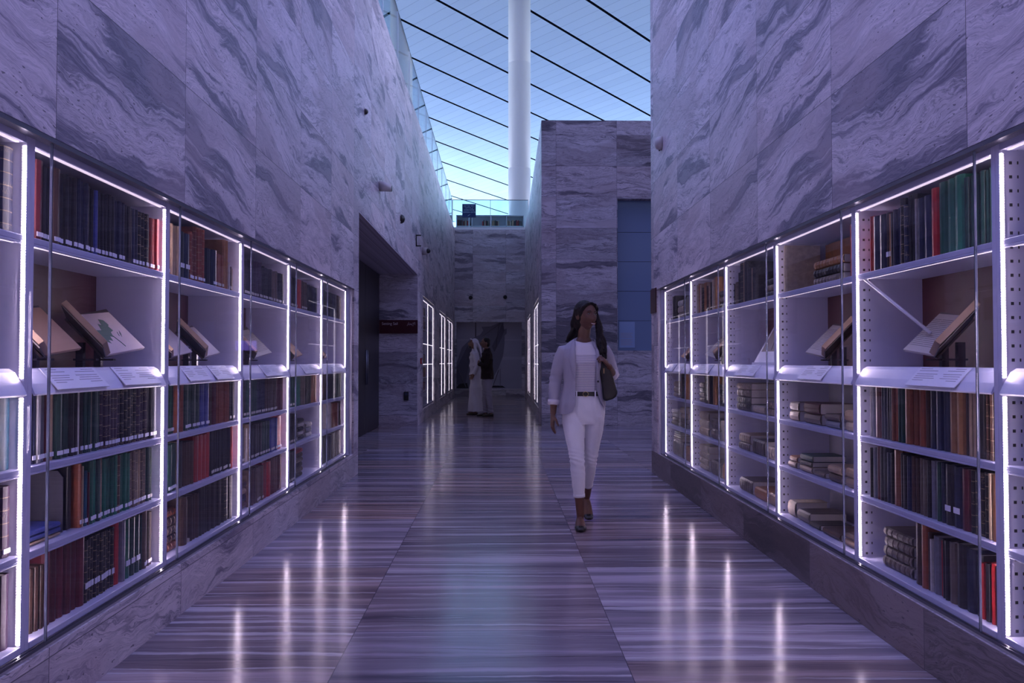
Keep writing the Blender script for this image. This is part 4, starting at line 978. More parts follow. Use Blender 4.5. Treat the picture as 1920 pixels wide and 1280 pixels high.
def head_mesh(mb, c, f, u, sc=1., jaw=.36, male=False):
    """head about 0.225 tall at sc 1, centre c, facing f, up u"""
    f = Vector(f).normalized(); u = Vector(u); u = (u - f * u.dot(f)).normalized(); s = f.cross(u); b = len(mb.v); nu, nv = 56, 44; c = Vector(c)
    ga = lambda x, m, w_: math.exp(-((x - m) / w_) ** 2)
    for j in range(nv + 1):
        th = PI * min(max(j, .05), nv - .05) / nv
        for i in range(nu):
            ph = 2 * PI * i / nu
            sn = math.sin(th) if th < PI / 2 else math.sin(th) ** .62
            S0, F0, U0 = sn * math.cos(ph), sn * math.sin(ph), math.cos(th)
            x, y, z = S0 * .074, F0 * .094, U0 * .112
            if z < 0:
                t = min(1, -z / .112); x *= 1 - (jaw + .10) * t ** 1.25; y *= 1 - (.16 if F0 > 0 else .55) * t ** 1.2
            if F0 > 0: y *= .96; y += .004 * ga(z, -.03, .05)
            if F0 > .15:
                y += (.026 if not male else .029) * ga(x, 0, .0105) * (ga(z, -.030, .017) + .45 * ga(z, -.004, .022)) + .008 * ga(abs(x), .012, .007) * ga(z, -.036, .009)
                y -= .012 * ga(abs(x), .030, .014) * ga(z, .010, .013)
                y += .005 * ga(abs(x), .028, .022) * ga(z, .032, .009)
                y += .007 * ga(abs(x), .042, .020) * ga(z, -.028, .022)
                y += .007 * ga(x, 0, .022) * (ga(z, -.058, .006) + ga(z, -.070, .006)) - .004 * ga(x, 0, .025) * ga(z, -.082, .007)
                y += .010 * ga(x, 0, .022) * ga(z, -.100, .014)
            mb.v.append(tuple(c + (s * x + f * y + u * z) * sc))
    for j in range(nv):
        for i in range(nu): mb.face((b + j * nu + i, b + j * nu + (i + 1) % nu, b + (j + 1) * nu + (i + 1) % nu, b + (j + 1) * nu + i))
    mb.face([b + i for i in range(nu)][::-1]); mb.face([b + nv * nu + i for i in range(nu)])
    for sg in (-1, 1):
        st = len(mb.v); mb.ball((0, 0, 0), (.010, .020, .030), 12, 8)
        for i in range(st, len(mb.v)):
            v = mb.v[i]; mb.v[i] = tuple(c + (s * (sg * .074 + v[0] * 1. + sg * .35 * max(0, -v[1])) + f * (v[1] - .004) + u * (v[2] - .006)) * sc)
    return lambda x, y, z: c + (s * x + f * y + u * z) * sc
def face_parts(H, root, smile=True, sc=1., brow='hair', lip='lip', detail=True):
    for sg in (-1, 1):
        mb = MB(); st = len(mb.v); mb.ball((0, 0, 0), (.0120, .005, .0044), 12, 8)
        for i in range(st, len(mb.v)): v = mb.v[i]; mb.v[i] = tuple(H(sg * .030 + v[0], .0775 + v[1], .009 + v[2]))
        eye = mb.build('eye', 'eyewhite', root, smooth=True)
        mb = MB(); mb.ball((0, 0, 0), (.0048, .003, .0044), 10, 8)
        for i in range(len(mb.v)): v = mb.v[i]; mb.v[i] = tuple(H(sg * .030 + v[0] + .001, .0815 + v[1], .009 + v[2]))
        mb.build('iris', 'iris', eye, smooth=True)
        mb = MB(); mb.tube([H(sg * (.030 - .014), .081, .0125), H(sg * .030, .0855, .0162), H(sg * (.030 + .014), .0775, .0125)], [.001 * sc, .0017 * sc, .001 * sc], 6); mb.build('eyelid', brow, root, smooth=True)
        mb = MB(); mb.tube([H(sg * .014, .0885, .029), H(sg * .030, .0885, .0345), H(sg * .047, .074, .030)], [.0018 * sc, .0026 * sc, .001 * sc], 6); mb.build('eyebrow', brow, root, smooth=True)
    w_ = .026 if smile else .020; cu = .006 if smile else .001
    L_ = lambda dz, yy: [H(x, yy - .20 * abs(x) ** 1.25, -.066 + dz + cu * (abs(x) / w_) ** 2 - (.004 if smile else 0) * (1 - (abs(x) / w_) ** 2) * (1 if dz < 0 else .2)) for x in (-w_, -w_ * .6, 0, w_ * .6, w_)]
    mb = MB(); mb.tube(L_(.0035, .0985), [.0012 * sc, .0030 * sc, .0034 * sc, .0030 * sc, .0012 * sc], 8); mb.build('upper_lip', lip, root, smooth=True)
    mb = MB(); mb.tube(L_(-.0045, .0965), [.0012 * sc, .0034 * sc, .0042 * sc, .0034 * sc, .0012 * sc], 8); mb.build('lower_lip', lip, root, smooth=True)
    if smile:
        mb = MB(); mb.tube([H(x, .0975 - .2 * abs(x) ** 1.25, -.0668 + cu * (abs(x) / w_) ** 2 - .0012) for x in (-.019, -.010, 0, .010, .019)], [.0012 * sc, .0034 * sc, .0040 * sc, .0034 * sc, .0012 * sc], 8); mb.build('teeth', 'teeth', root, smooth=True)

M['skin'] = mat('brown_skin', (.125, .055, .038), .4); M['skin2'] = mat('olive_skin', (.20, .105, .075), .5)
for k in ('skin', 'skin2'): bsdf(M[k]).inputs['Subsurface Weight'].default_value = .08; bsdf(M[k]).inputs['Subsurface Radius'].default_value = (.01, .004, .002)
M['hair'] = mat('black_hair', (.008, .006, .007), .38); M['eyewhite'] = mat('eye_white', (.6, .58, .58), .2); M['iris'] = mat('dark_iris', (.01, .006, .005), .1)
M['lip'] = mat('lips', (.15, .040, .036), .4); M['teeth'] = mat('teeth', (.8, .78, .76), .3)
m = mat('hair_strands', (.008, .006, .007), .5, spec=.25); g = G(m); p = g.xyz(g.obj())
hn = g.noise(g.vec(g.m('MULTIPLY', p[0], 130.), g.m('MULTIPLY', p[1], 130.), g.m('MULTIPLY', p[2], 10.)), 1., 3)
g.l.new(g.bump(hn, .6, .004), bsdf(m).inputs['Normal']); g.l.new(g.mix(hn, (.004, .003, .004), (.018, .013, .014)), bsdf(m).inputs['Base Color']); M['strand'] = m
def cloth(name, c, c2=None, sc=400, rough=.85):
    m = mat(name, c, rough, spec=.2); g = G(m); n = g.noise(g.obj(), sc, 2); g.l.new(g.mix(n, tuple(x * .82 for x in c), tuple(min(1, x * 1.12) for x in c)), bsdf(m).inputs['Base Color']); return m
M['jacket'] = cloth('linen_jacket', (.41, .395, .49)); M['cuff'] = cloth('cuff_lining', (.62, .58, .66)); M['trouser'] = cloth('white_denim', (.84, .83, .96))
m = mat('striped_shirt', (.7, .68, .75), .85, spec=.2); g = G(m); p = g.xyz(g.obj())
f = g.m('ABSOLUTE', g.m('SUBTRACT', g.m('FRACT', g.m('DIVIDE', g.m('ADD', p[2], g.m('MULTIPLY', g.noise(g.obj(), 14, 2), .004)), .0098)), .5))
k = g.m('MULTIPLY', g.m('LESS_THAN', f, .17), g.m('MULTIPLY', g.m('LESS_THAN', p[2], 1.30), .9))
g.l.new(g.mix(k, (.72, .68, .76), (.16, .15, .24)), bsdf(m).inputs['Base Color']); M['shirt'] = m
M['leather'] = mat('black_leather', (.007, .006, .008), .38); M['gold'] = mat('brass', (.6, .45, .22), .3, .9)

# --- the woman
W_ = empty('person', (.64, 6.35, 0)); tag(W_, 'smiling woman in pale blazer, striped top and white trousers walking with a black bag', 'person')
# body: legs, torso, arms, hands, neck in one skin
hipR, kneeR, ankR = (-.075, -.01, .90), (-.050, -.09, .515), (-.026, -.075, .095)
hipL, kneeL, ankL = (.090, .01, .90), (.062, .03, .510), (.066, .34, .165)
def leg(mb, h, k, a, rs, lo=None):
    h, k, a = Vector(h), Vector(k), Vector(a); kc = k.lerp(a, .3)
    mb.tube([h, h.lerp(k, .5), k + (h - k) * .06, kc, k.lerp(a, .68), a], rs, 16, flat=(0, 1, 0))
B_ = MB()
leg(B_, hipR, kneeR, ankR, [.078, .064, .046, .050, .036, .028]); leg(B_, hipL, kneeL, ankL, [.078, .064, .046, .050, .036, .028])
# feet
B_.tube([(-.026, -.055, .055), (-.030, -.12, .040), (-.034, -.185, .022), (-.036, -.215, .016)], [(.040, .030), (.030, .036), (.016, .040), (.010, .026)], 14, flat=(0, 0, 1))
B_.tube([ankR, (-.026, -.05, .035)], [.028, .026], 14)
B_.tube([(.066, .35, .14), (.068, .30, .095), (.070, .262, .03), (.071, .225, .015)], [(.034, .028), (.030, .034), (.017, .040), (.010, .028)], 14, flat=(0, -1, .3)); B_.ball((.066, .35, .13), .029)
torso(B_, [(.0, 0, .86, .10, .08), (.005, 0, .95, .145, .095), (.01, 0, 1.06, .115, .08), (.012, 0, 1.15, .125, .085), (.012, 0, 1.26, .138, .092), (.012, .01, 1.335, .115, .070), (.010, .015, 1.40, .075, .055), (.01, .015, 1.43, .05, .045)])
B_.tube([(.008, .02, 1.36), (.012, .015, 1.44), (.022, .005, 1.535)], [.056, .047, .048], 16)
shR, elR, wrR = (-.140, .01, 1.318), (-.205, .03, 1.115), (-.226, -.01, .850)
shL, elL, wrL = (.160, .01, 1.322), (.240, .045, 1.130), (.190, -.105, 1.215)
B_.tube([shR, Vector(shR).lerp(Vector(elR), .5), elR, Vector(elR).lerp(Vector(wrR), .4), wrR], [.038, .042, .036, .035, .022], 14)
B_.tube([shL, Vector(shL).lerp(Vector(elL), .5), elL, Vector(elL).lerp(Vector(wrL), .4), wrL], [.038, .042, .036, .034, .022], 14)
hand(B_, wrR, (-.06, -.06, -1), (.25, -1, 0), .172, .22, .05, -1)
hand(B_, wrL, (-.55, -.28, .60), (.1, .9, .4), .155, .8, .02, 1, curls=(.75, .8, .85, .85))
body = fuse(B_, .0042, 3)
H = head_mesh(body, (.028, -.004, 1.598), (.50, -.84, .02), (.06, 0, 1), .97)
body.build('body', 'skin', W_, smooth=True)
face_parts(H, W_, True, .97)
# hair: a cap and long waves; HH's first argument grows towards her own left
HH = lambda x, y, z: H(-x, y, z)
Hm = MB(); rr = random.Random(5)
Hm.ball(tuple(HH(0, -.024, .024)), (.086, .092, .100), 20, 14); Hm.ball(tuple(HH(0, -.042, -.03)), (.078, .066, .10), 16, 10)
Hm.tube([HH(-.070, .020, .028), HH(-.062, .045, .062), HH(-.035, .058, .088), HH(.005, .060, .098)], [.014, .014, .013, .010], 10)
Hm.tube([HH(.074, .022, .020), HH(.066, .048, .058), HH(.040, .060, .086), HH(.0, .060, .098)], [.014, .015, .014, .010], 10)
def lock(a, b, c, d, r0, r1, wv=.012, ph=0., n=12):
    a, b, c, d = map(Vector, (a, b, c, d)); pts, rad = [], []
    for i in range(n + 1):
        t = i / n; q = a * (1 - t) ** 3 + b * 3 * t * (1 - t) ** 2 + c * 3 * t * t * (1 - t) + d * t ** 3
        amp = wv * min(1, t * 2); pts.append(q + Vector((math.sin(t * 14 + ph), math.cos(t * 12 + ph) * .7, 0)) * amp); rad.append(r0 * (1 - t) + r1 * t)
    Hm.tube(pts, rad, 8)
for i in range(9):     # fall behind her right shoulder
    o = i / 8
    lock(HH(-.070 + .02 * o, -.02 - .03 * o, .05), (-.080 + .05 * o, .03, 1.55), (-.062 + .045 * o, .055, 1.46), (-.128 + .10 * o, .070 + .01 * o, 1.402 - .02 * o), .025, .008, .007, i)
for i in range(12):    # fall in front of her left shoulder
    o = i / 11
    lock(HH(.072 - .012 * o, .0 - .03 * o, .05), (.122 + .012 * o, -.01, 1.58), (.118 + .02 * o, -.045, 1.46), (.128 + .07 * (o - .2), -.112 + .03 * o, 1.262 + .06 * rr.random()), .024, .007, .013, i * .9)
for i in range(5): lock(HH(.074, .030, .05), HH(.086, .030, .0), HH(.084, .015, -.07), (.122 + .006 * i, -.09, 1.39 - .012 * i), .012, .012, .006, i)
hm = fuse(Hm, .005, 2, lambda v: .0026 * noise.noise(Vector((v.x * 170, v.y * 170, v.z * 18))))
hm.build('hair', 'strand', W_, smooth=True)
# shirt
Sm = MB(); torso(Sm, [(.004, -.0, .98, .148, .104, 24, 2.2), (.008, 0, 1.06, .136, .100, 24, 2.2), (.012, -.004, 1.15, .140, .104, 24, 2.3), (.012, -.010, 1.24, .152, .112, 24, 2.3), (.012, -.004, 1.31, .152, .100, 24, 2.2), (.012, .004, 1.375, .118, .080), (.012, .010, 1.405, .074, .064), (.013, .012, 1.412, .066, .056)])
for sg in (-1, 1): Sm.ball((.012 + sg * .062, -.078, 1.245), (.052, .042, .05), 14, 10)
sm = fuse(Sm, .006, 4, lambda v: .003 * noise.noise(Vector((v.x * 9, v.y * 9, v.z * 14))) if v.z < 1.36 else 0)
hole = MB(); hole.loft([[(.012 + k * .066 * math.cos(a), .004 + k * .066 * math.sin(a), z - (.052 * max(0, -math.sin(a)) if z < 1.45 else 0)) for a in (2 * PI * q / 40 for q in range(40))] for z, k in ((1.30, .3), (1.392, 1.), (1.5, 1.05))])
sm = carve(sm, hole)
so = sm.build('striped_top', 'shirt', W_, smooth=True, fix=False); sharpen(so)
mb = MB(); mb.tube([(.012 + .067 * math.cos(a), .003 - .068 * math.sin(a), 1.394 - .052 * max(0, math.sin(a))) for a in (2 * PI * k / 32 for k in range(33))], .0042, 8); mb.build('neckband', 'cuff', so, smooth=True)
# trousers
Tm = MB()
torso(Tm, [(.004, 0, 1.000, .140, .102, 24, 2.3), (.006, .004, .95, .152, .112, 24, 2.3), (.008, .010, .88, .166, .122, 24, 2.4), (.008, .010, .80, .160, .112, 24, 2.5), (.008, .006, .775, .150, .10, 24, 2.5)])
def tleg(h, k, a, rs, s_end):
    h, k, a = Vector(h), Vector(k), Vector(a)
    Tm.tube([h, h.lerp(k, .3), h.lerp(k, .65), k, k.lerp(a, .3), k.lerp(a, s_end)], rs, 20, flat=(0, 1, 0))
tleg((-.075, 0, .84), kneeR, ankR, [(.105, .086), (.094, .082), (.074, .067), (.060, .055), (.060, .053), (.046, .043)], .66)
tleg((.092, .01, .84), kneeL, ankL, [(.105, .080), (.094, .078), (.074, .064), (.060, .052), (.060, .050), (.046, .040)], .66)
def tcr(v):
    k1 = math.exp(-((v.z - .50) / .075) ** 2); k2 = math.exp(-((v.z - .80) / .06) ** 2)
    return .003 * k1 * math.sin(v.z * 170 + v.x * 45 + 6 * noise.noise(v * 9)) + .0015 * k2 * math.sin(v.z * 70 + v.x * 60) + .003 * noise.noise(v * 16)
tm = fuse(Tm, .0055, 3, tcr); to = tm.build('trousers', 'trouser', W_, smooth=True)
def hem(k, a, t, r):
    k, a = Vector(k), Vector(a); c = k.lerp(a, t); d = (a - k).normalized(); c2 = c + d * .004
    m_ = MB(); m_.tube([c - d * .02, c2], [(r[0] + .001, r[1] + .001)] * 2, 20, flat=(0, 1, 0)); m_.build('hem', 'trouser', to, smooth=True)
hem(kneeR, ankR, .66, (.0465, .0435)); hem(kneeL, ankL, .66, (.0465, .0405))
# belt, its buckle and loops
mb = MB(); rr1 = [ell(.004, 0, z, .1445, .1075, 40, 2.3) for z in (.990, 1.022)]; rr0 = [ell(.004, 0, z, .139, .102, 40, 2.3) for z in (1.022, .990)]
mb.loft(rr1 + rr0 + [rr1[0]], cap=False); bo = mb.build('belt', 'leather', W_, smooth=False)
mb = MB(); mb.tube([(.012 + .020 * math.cos(a), -.112, 1.006 + .018 * math.sin(a)) for a in (2 * PI * k / 16 for k in range(17))], .0028, 6); mb.build('buckle', 'gold', bo, smooth=True)
for x in (-.055, .085): MB().box(x - .005, x + .005, -.112, -.100, .985, 1.03).build('belt_loop', 'trouser', to)
# jacket
Jm = MB()
torso(Jm, [(-.006, .004, .845, .178, .136, 28, 2.3), (-.002, .004, .93, .178, .138, 28, 2.3), (.004, .004, 1.02, .160, .124, 28, 2.2), (.008, 0, 1.10, .152, .116, 28, 2.2), (.012, -.004, 1.20, .160, .124, 28, 2.2), (.012, -.004, 1.28, .170, .122, 28, 2.2), (.012, .004, 1.345, .172, .098, 28, 2.1), (.012, .014, 1.392, .118, .074, 28), (.012, .024, 1.43, .066, .056, 28)])
def sleeve(sh, el, wr, t, rs):
    sh, el, wr = Vector(sh), Vector(el), Vector(wr); ins = Vector((-.04 if sh.x > 0 else .04, 0, -.012)); Jm.tube([sh + ins, sh + Vector((0, 0, -.018)), sh.lerp(el, .3), sh.lerp(el, .7), el, el.lerp(wr, t * .6), el.lerp(wr, t)], [rs[0] * .72] + [rs[0] * .93] + rs[1:], 18)
sleeve((-.142, .008, 1.345), elR, wrR, .72, [.060, .058, .053, .049, .045, .041]); sleeve((.166, .008, 1.350), elL, wrL, .34, [.060, .058, .053, .052, .046, .044])
jm = fuse(Jm, .0058, 4, lambda v: .0045 * noise.noise(Vector((v.x * 10, v.y * 8, v.z * 9))) + (.003 * math.sin(v.z * 120 + 30 * v.x) * math.exp(-((v.z - 1.12) / .05) ** 2) if abs(v.x - .01) > .17 else 0))
def openL(z): return (-.064 - (.02 * max(0, (1.0 - z)) / .15) if z < 1.36 else -.060)
def openR(z): return .094 + max(0, 1.02 - z) * .42 if z < 1.36 else .075
core = MB(); torso(core, [(x, y, z, rx - .009, ry - .009, 28, 2.3) for x, y, z, rx, ry in ((-.006, .004, .70, .184, .142), (-.006, .004, .845, .178, .136), (-.002, .004, .93, .178, .138), (.004, .004, 1.02, .160, .124), (.008, 0, 1.10, .152, .116), (.012, -.004, 1.20, .160, .124), (.012, -.004, 1.28, .166, .122), (.012, .004, 1.335, .150, .092), (.012, .014, 1.375, .100, .068), (.012, .020, 1.41, .066, .055), (.012, .020, 1.50, .066, .055))])
pol = [(-.056, 1.50), (-.064, 1.40), (-.066, 1.30), (-.064, 1.15), (-.064, 1.0), (-.068, .92), (-.085, .880), (-.12, .856), (-.19, .852), (-.19, .70), (.22, .70), (.22, .885), (.165, .895), (.130, .94), (.104, 1.01), (.094, 1.10), (.094, 1.30), (.088, 1.40), (.078, 1.50)]
prism = MB(); prism.loft([[(x, y, z) for x, z in pol] for y in (-.4, .0)])
low = MB(); low.box(-.19, .22, -.01, .3, .6, .862)
jm = carve(jm, core); jm = carve(jm, prism); jm = carve(jm, low)
def surf_y(x, z, rows):
    for (a, b) in zip(rows, rows[1:]):
        if a[2] <= z <= b[2]:
            t = (z - a[2]) / (b[2] - a[2]); cx, cy, rx, ry = [a[k] * (1 - t) + b[k] * t for k in (0, 1, 3, 4)]; q = min(1, abs(x - cx) / rx); return cy - ry * (1 - q ** 2.2) ** (1 / 2.2)
    return -.1
JR = [(-.006, .004, .845, .178, .136), (-.002, .004, .93, .178, .138), (.004, .004, 1.02, .160, .124), (.008, 0, 1.10, .152, .116), (.012, -.004, 1.20, .160, .124), (.012, -.004, 1.28, .170, .122), (.012, .004, 1.345, .172, .098), (.012, .014, 1.392, .118, .074), (.012, .024, 1.43, .066, .056)]
jo = jm.build('blazer', 'jacket', W_, smooth=True, fix=False); sharpen(jo)
for sg, ed in ((-1, openL), (1, openR)):
    mb = MB(); rows = []
    for z, wd in ((1.105, .006), (1.15, .022), (1.20, .034), (1.25, .044), (1.30, .050), (1.325, .040), (1.345, .036), (1.375, .030), (1.40, .024)):
        x0 = ed(z) - sg * .002; x1 = ed(z) + sg * wd; r = []
        for t in (0, .5, 1): x = x0 + (x1 - x0) * t; r.append((x, surf_y(x, z, JR) - .006 - .004 * math.sin(PI * t) - (.006 if z > 1.36 else 0), z))
        rows.append(r)
    b = len(mb.v); n = 3
    for r in rows: mb.v += r
    for r in rows: mb.v += [(x, y + .004, z) for x, y, z in r]
    k = len(rows) * n
    for i in range(len(rows) - 1):
        for j in range(n - 1):
            q = (i * n + j, i * n + j + 1, (i + 1) * n + j + 1, (i + 1) * n + j); mb.face(q); mb.face([k + a for a in q][::-1])
        for j in (0, n - 1): mb.face((i * n + j, (i + 1) * n + j, k + (i + 1) * n + j, k + i * n + j))
    mb.build('lapel', 'jacket', jo, smooth=True)
# collar at the back of the neck, cuffs, button
mb = MB(); mb.tube([(.012 + .066 * math.cos(a), .010 + .052 * math.sin(a), 1.405 + .022 * math.sin(a)) for a in (PI * (-.12 + 1.24 * k / 14) for k in range(15))], [(.020, .007)] * 15, 10, flat=(0, 0, 1)); mb.build('collar', 'jacket', jo, smooth=True)
def cuff(a, b, t0, t1, r): a, b = Vector(a), Vector(b); m_ = MB(); m_.tube([a.lerp(b, t0), a.lerp(b, t1)], r, 20); m_.build('cuff', 'cuff', jo, smooth=True)
cuff(elR, wrR, .60, .74, [.047, .045]); cuff(elL, wrL, .20, .38, [.050, .048])
mb = MB(); mb.ball((.108, surf_y(.108, 1.10, JR) - .008, 1.10), (.008, .004, .008), 10, 6); mb.build('button', 'leather', jo, smooth=True)
# flats
def flat_shoe(name, pts, rs, fl, bow):
    m_ = MB(); m_.tube(pts, rs, 18, flat=fl); f_ = fuse(m_, .004, 2); o = f_.build(name, 'leather', W_, smooth=True)
    m_ = MB(); m_.ball((bow[0] - .008, bow[1], bow[2]), (.008, .004, .005), 8, 6); m_.ball((bow[0] + .008, bow[1], bow[2]), (.008, .004, .005), 8, 6); m_.build('bow', 'leather', o, smooth=True)
flat_shoe('shoe', [(-.026, .0, .030), (-.027, -.05, .026), (-.030, -.11, .022), (-.034, -.175, .021), (-.037, -.225, .017), (-.038, -.243, .012)], [(.028, .030), (.026, .036), (.020, .040), (.020, .045), (.016, .036), (.010, .018)], (0, 0, 1), (-.036, -.205, .036))
flat_shoe('shoe', [(.066, .372, .125), (.067, .350, .098), (.069, .305, .055), (.071, .258, .026), (.072, .222, .018), (.072, .203, .014)], [(.024, .028), (.026, .034), (.020, .038), (.020, .042), (.015, .034), (.009, .018)], (0, -.7, .7), (.071, .238, .042))
# bag over the shoulder, held by her left hand
bag = empty('shoulder_bag', (.84, 6.42, .95)); tag(bag, "black leather shoulder bag hanging under the walking woman's arm", 'bag')
Bm = MB(); ox, oz = .20, .95
prof = [(.118, 1.262), (.178, 1.262), (.212, 1.16), (.262, 1.02), (.252, .985), (.225, .965), (.165, .953), (.150, .97), (.138, 1.08), (.118, 1.17)]
for y0_, y1_, k in ((-.16, .16, 1),):
    rings = []
    for y, s_ in ((-.175, .72), (-.165, .92), (-.12, 1.), (0, 1.04), (.10, 1.), (.15, .92), (.16, .7)):
        cx, cz = .185, 1.08; rings.append([((cx + (x - cx) * s_) - ox, y - .0, (cz + (z - cz) * (.9 + .1 * s_)) - oz) for x, z in prof])
    Bm.loft(rings)
bm_ = fuse(Bm, .006, 4, lambda v: .004 * noise.noise(v * 14)); bm_.build('bag_body', 'leather', bag, smooth=True)
mb = MB(); mb.tube([(.150 - ox, -.16, 1.20 - oz), (.148 - ox, -.155, 1.27 - oz), (.150 - ox, -.13, 1.345 - oz), (.152 - ox, -.085, 1.398 - oz), (.152 - ox, -.03, 1.422 - oz), (.152 - ox, .04, 1.41 - oz), (.152 - ox, .09, 1.36 - oz), (.155 - ox, .10, 1.25 - oz)], [(.005, .013)] * 8, 10, flat=(0, 1, 0)); mb.build('strap', 'leather', bag, smooth=True)
MB().tube([(.15 - ox, -.178, 1.20 - oz), (.15 - ox, -.178, 1.16 - oz)], .006, 8).build('strap_ring', 'gold', bag, smooth=True)
# --- the man in the white robe
M['thobe'] = cloth('white_thobe', (.62, .60, .70)); M['blazer2'] = cloth('dark_blazer', (.022, .014, .016)); M['chino'] = cloth('pale_chinos', (.34, .32, .40)); M['suede'] = mat('dark_suede', (.03, .026, .02), .7); M['agal'] = mat('black_cord', (.01, .01, .012), .6)
P1 = empty('person', (-.565, 19.6, 0)); tag(P1, 'man in an ankle-length white robe and white headscarf looking up at a case', 'person')
B_ = MB()
B_.tube([(.0, 0, 1.42), (-.01, 0, 1.50), (-.02, 0, 1.58)], [.062, .056, .056], 14)
torso(B_, [(.02, 0, .10, .10, .08), (.02, 0, .9, .12, .13), (.01, 0, 1.2, .12, .16), (.0, 0, 1.42, .09, .14)])
B_.tube([(0, -.17, 1.42), (.06, -.20, 1.14), (-.02, -.17, .95)], [.05, .042, .03], 12); B_.tube([(0, .17, 1.42), (.06, .20, 1.14), (-.02, .17, .95)], [.05, .042, .03], 12)
hand(B_, (-.02, -.17, .95), (-.5, .2, -.8), (-.8, 0, .5), .19, .5, .02, -1); hand(B_, (-.02, .17, .95), (-.5, -.2, -.8), (-.8, 0, .5), .19, .5, .02, 1)
for sy in (-.09, .09): B_.tube([(.03, sy, .12), (.03, sy, .05), (-.08, sy, .035), (-.17, sy, .022)], [.035, .04, .034, .02], 12)
b1 = fuse(B_, .007, 2); H = head_mesh(b1, (-.035, -.005, 1.665), (-.93, -.25, .22), (.22, 0, 1), 1.05, .30, True); b1.build('body', 'skin2', P1, smooth=True)
face_parts(H, P1, False, 1.05)
mb = MB(); mb.ball(tuple(H(0, .05, -.088)), (.045, .05, .028), 12, 8); mb.ball(tuple(H(0, .085, -.052)), (.012, .028, .006), 10, 6); mb.build('beard', 'hair', P1, smooth=True)
R_ = MB(); torso(R_, [(.02, 0, .075, .178, .19, 28, 2.3), (.02, 0, .30, .165, .18, 28, 2.3), (.025, 0, .65, .150, .175), (.02, 0, .95, .155, .18), (.015, 0, 1.15, .150, .185), (.005, 0, 1.34, .140, .20), (.0, 0, 1.45, .115, .185), (-.0, 0, 1.51, .075, .09), (-.004, 0, 1.56, .064, .066)])
for sy in (-1, 1): R_.tube([(0, sy * .13, 1.44), (.01, sy * .175, 1.42), (.045, sy * .205, 1.28), (.07, sy * .215, 1.13), (.02, sy * .20, 1.03), (-.015, sy * .175, .965)], [.05, .064, .062, .058, .056, .052], 14)
r1 = fuse(R_, .010, 4, lambda v: .006 * math.sin(math.atan2(v.y, v.x) * 9 + noise.noise(v * 2.5) * 5) * min(1, max(0, (1.15 - v.z) / .7)) + .002 * noise.noise(v * 9))
ro = r1.build('robe', 'thobe', P1, smooth=True)
mb = MB(); mb.tube([(-.145, -.075, 1.36), (-.152, -.07, 1.28)], .006, 6); mb.build('pen', 'black', ro)
G_ = MB(); G_.ball(tuple(H(0, -.022, .045)), (.098, .09, .088), 18, 12); G_.ball(tuple(H(0, -.055, -.03)), (.07, .085, .10), 16, 10)
for sy in (-1, 1): G_.tube([H(sy * .085, .0, .05), H(sy * .098, -.03, -.06), (.04, sy * .12, 1.46), (.10, sy * .12, 1.33), (.13, sy * .10, 1.22)], [.022, .03, .036, .03, .014], 12)
G_.tube([H(0, -.09, .03), (.12, 0, 1.58), (.15, 0, 1.42), (.165, 0, 1.26)], [(.04, .09), (.035, .10), (.03, .11), (.012, .10)], 14, flat=(1, 0, 0))
G_.tube([H(-.075, .055, .085), H(0, .085, .098), H(.075, .055, .085)], .014, 10)
g1 = fuse(G_, .007, 3, lambda v: .004 * noise.noise(v * 14)); go = g1.build('headscarf', 'thobe', P1, smooth=True)
for sy in (-.09, .09):
    m_ = MB(); m_.tube([(.07, sy, .03), (-.02, sy, .028), (-.12, sy, .026), (-.19, sy, .018)], [(.028, .04), (.026, .042), (.02, .046), (.01, .03)], 14, flat=(0, 0, 1)); m_.build('sandal', 'suede', P1, smooth=True)
# --- the man in the dark blazer, arms folded
P2 = empty('person', (-.27, 18.95, 0)); tag(P2, 'dark-haired man in a near-black blazer and pale trousers standing with folded arms', 'person')
B_ = MB(); B_.tube([(.0, 0, 1.42), (-.01, 0, 1.50), (-.025, 0, 1.58)], [.064, .058, .058], 14)
torso(B_, [(.0, 0, .90, .10, .15), (.0, 0, 1.2, .11, .16), (.0, 0, 1.42, .09, .14)])
L1 = [(.015, -.08, .92), (.045, -.09, .50), (.10, -.10, .09)]; L2 = [(-.01, .08, .92), (-.02, .09, .50), (-.03, .10, .09)]
for L in (L1, L2): B_.tube([L[0], Vector(L[0]).lerp(Vector(L[1]), .5), L[1], Vector(L[1]).lerp(Vector(L[2]), .35), L[2]], [.085, .072, .055, .056, .034], 14)
for L in (L1, L2): a = Vector(L[2]); B_.tube([a, a + Vector((-.0, 0, -.045)), a + Vector((-.10, 0, -.06)), a + Vector((-.19, 0, -.07))], [.034, .042, .034, .018], 12)
aL = [(.03, -.19, 1.42), (-.02, -.235, 1.16), (-.20, -.10, 1.19)]; aR = [(.03, .19, 1.42), (-.02, .235, 1.16), (-.20, .10, 1.22)]
for A in (aL, aR): B_.tube(A, [.05, .043, .03], 12)
hand(B_, (-.19, -.09, 1.20), (-.15, 1, .15), (0, .1, 1), .19, .35, .02, 1); hand(B_, (-.19, .09, 1.23), (-.05, -1, -.1), (0, -.1, 1), .19, .35, .02, -1)
b2 = fuse(B_, .007, 2); H = head_mesh(b2, (-.035, -.005, 1.672), (-.97, -.22, .10), (.10, 0, 1), 1.05, .28, True); b2.build('body', 'skin2', P2, smooth=True)
face_parts(H, P2, False, 1.05)
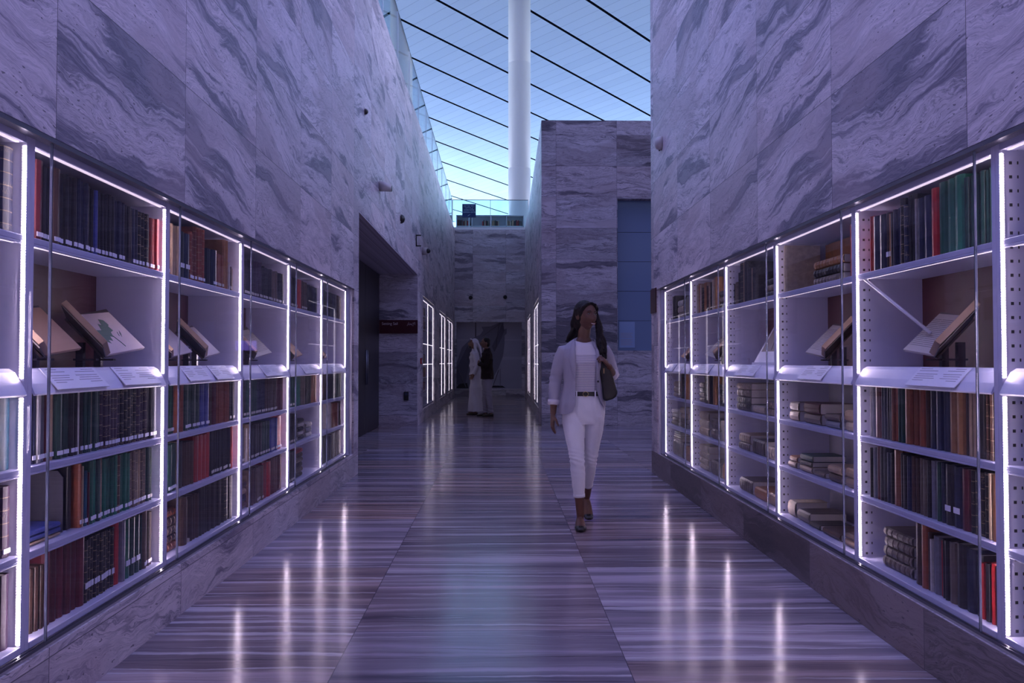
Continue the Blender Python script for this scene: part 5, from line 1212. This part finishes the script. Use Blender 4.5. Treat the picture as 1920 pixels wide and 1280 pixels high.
mb = MB(); mb.ball(tuple(H(0, -.018, .040)), (.094, .088, .085), 18, 12); mb.ball(tuple(H(0, -.050, -.012)), (.066, .070, .075), 14, 10); hh = fuse(mb, .006, 2, lambda v: .003 * noise.noise(v * 40))
hh.build('hair', 'strand', P2, smooth=True)
J = MB(); torso(J, [(.01, 0, .855, .150, .205, 28, 2.4), (.01, 0, .98, .145, .20, 28, 2.3), (.0, 0, 1.12, .140, .195), (-.002, 0, 1.30, .148, .205), (.0, 0, 1.43, .125, .19), (.01, 0, 1.50, .085, .10), (.008, 0, 1.56, .066, .066)])
for A in (aL, aR): A = [Vector(a) for a in A]; J.tube([A[0], A[0].lerp(A[1], .5), A[1], A[1].lerp(A[2], .5), A[1].lerp(A[2], .88)], [.064, .060, .056, .050, .044], 14)
j2 = fuse(J, .009, 3, lambda v: .005 * noise.noise(v * 11)); jo = j2.build('blazer', 'blazer2', P2, smooth=True)
mb = MB(); mb.tube([(-.070, -.035, 1.555), (-.078, 0, 1.52), (-.070, .035, 1.555)], .014, 8); mb.build('shirt_collar', 'thobe', P2, smooth=True)
T = MB(); torso(T, [(.005, 0, .80, .110, .165, 24, 2.4), (.005, 0, .93, .118, .172)])
for L in (L1, L2): T.tube([L[0], Vector(L[0]).lerp(Vector(L[1]), .5), L[1], Vector(L[1]).lerp(Vector(L[2]), .5), L[2]], [(.098, .10), (.088, .088), (.074, .074), (.066, .066), (.058, .060)], 16, flat=(1, 0, 0))
t2 = fuse(T, .009, 3, lambda v: .006 * math.sin(v.z * 90 + v.x * 20) * (math.exp(-((v.z - .16) / .08) ** 2) + .5 * math.exp(-((v.z - .5) / .08) ** 2)) + .004 * noise.noise(v * 10)); t2.build('trousers', 'chino', P2, smooth=True)
for L in (L1, L2):
    a = Vector(L[2]); m_ = MB(); m_.tube([a + Vector((.055, 0, -.05)), a + Vector((-.02, 0, -.048)), a + Vector((-.12, 0, -.06)), a + Vector((-.20, 0, -.072))], [(.038, .042), (.04, .044), (.026, .048), (.014, .034)], 14, flat=(0, 0, 1)); m_.build('shoe', 'suede', P2, smooth=True)
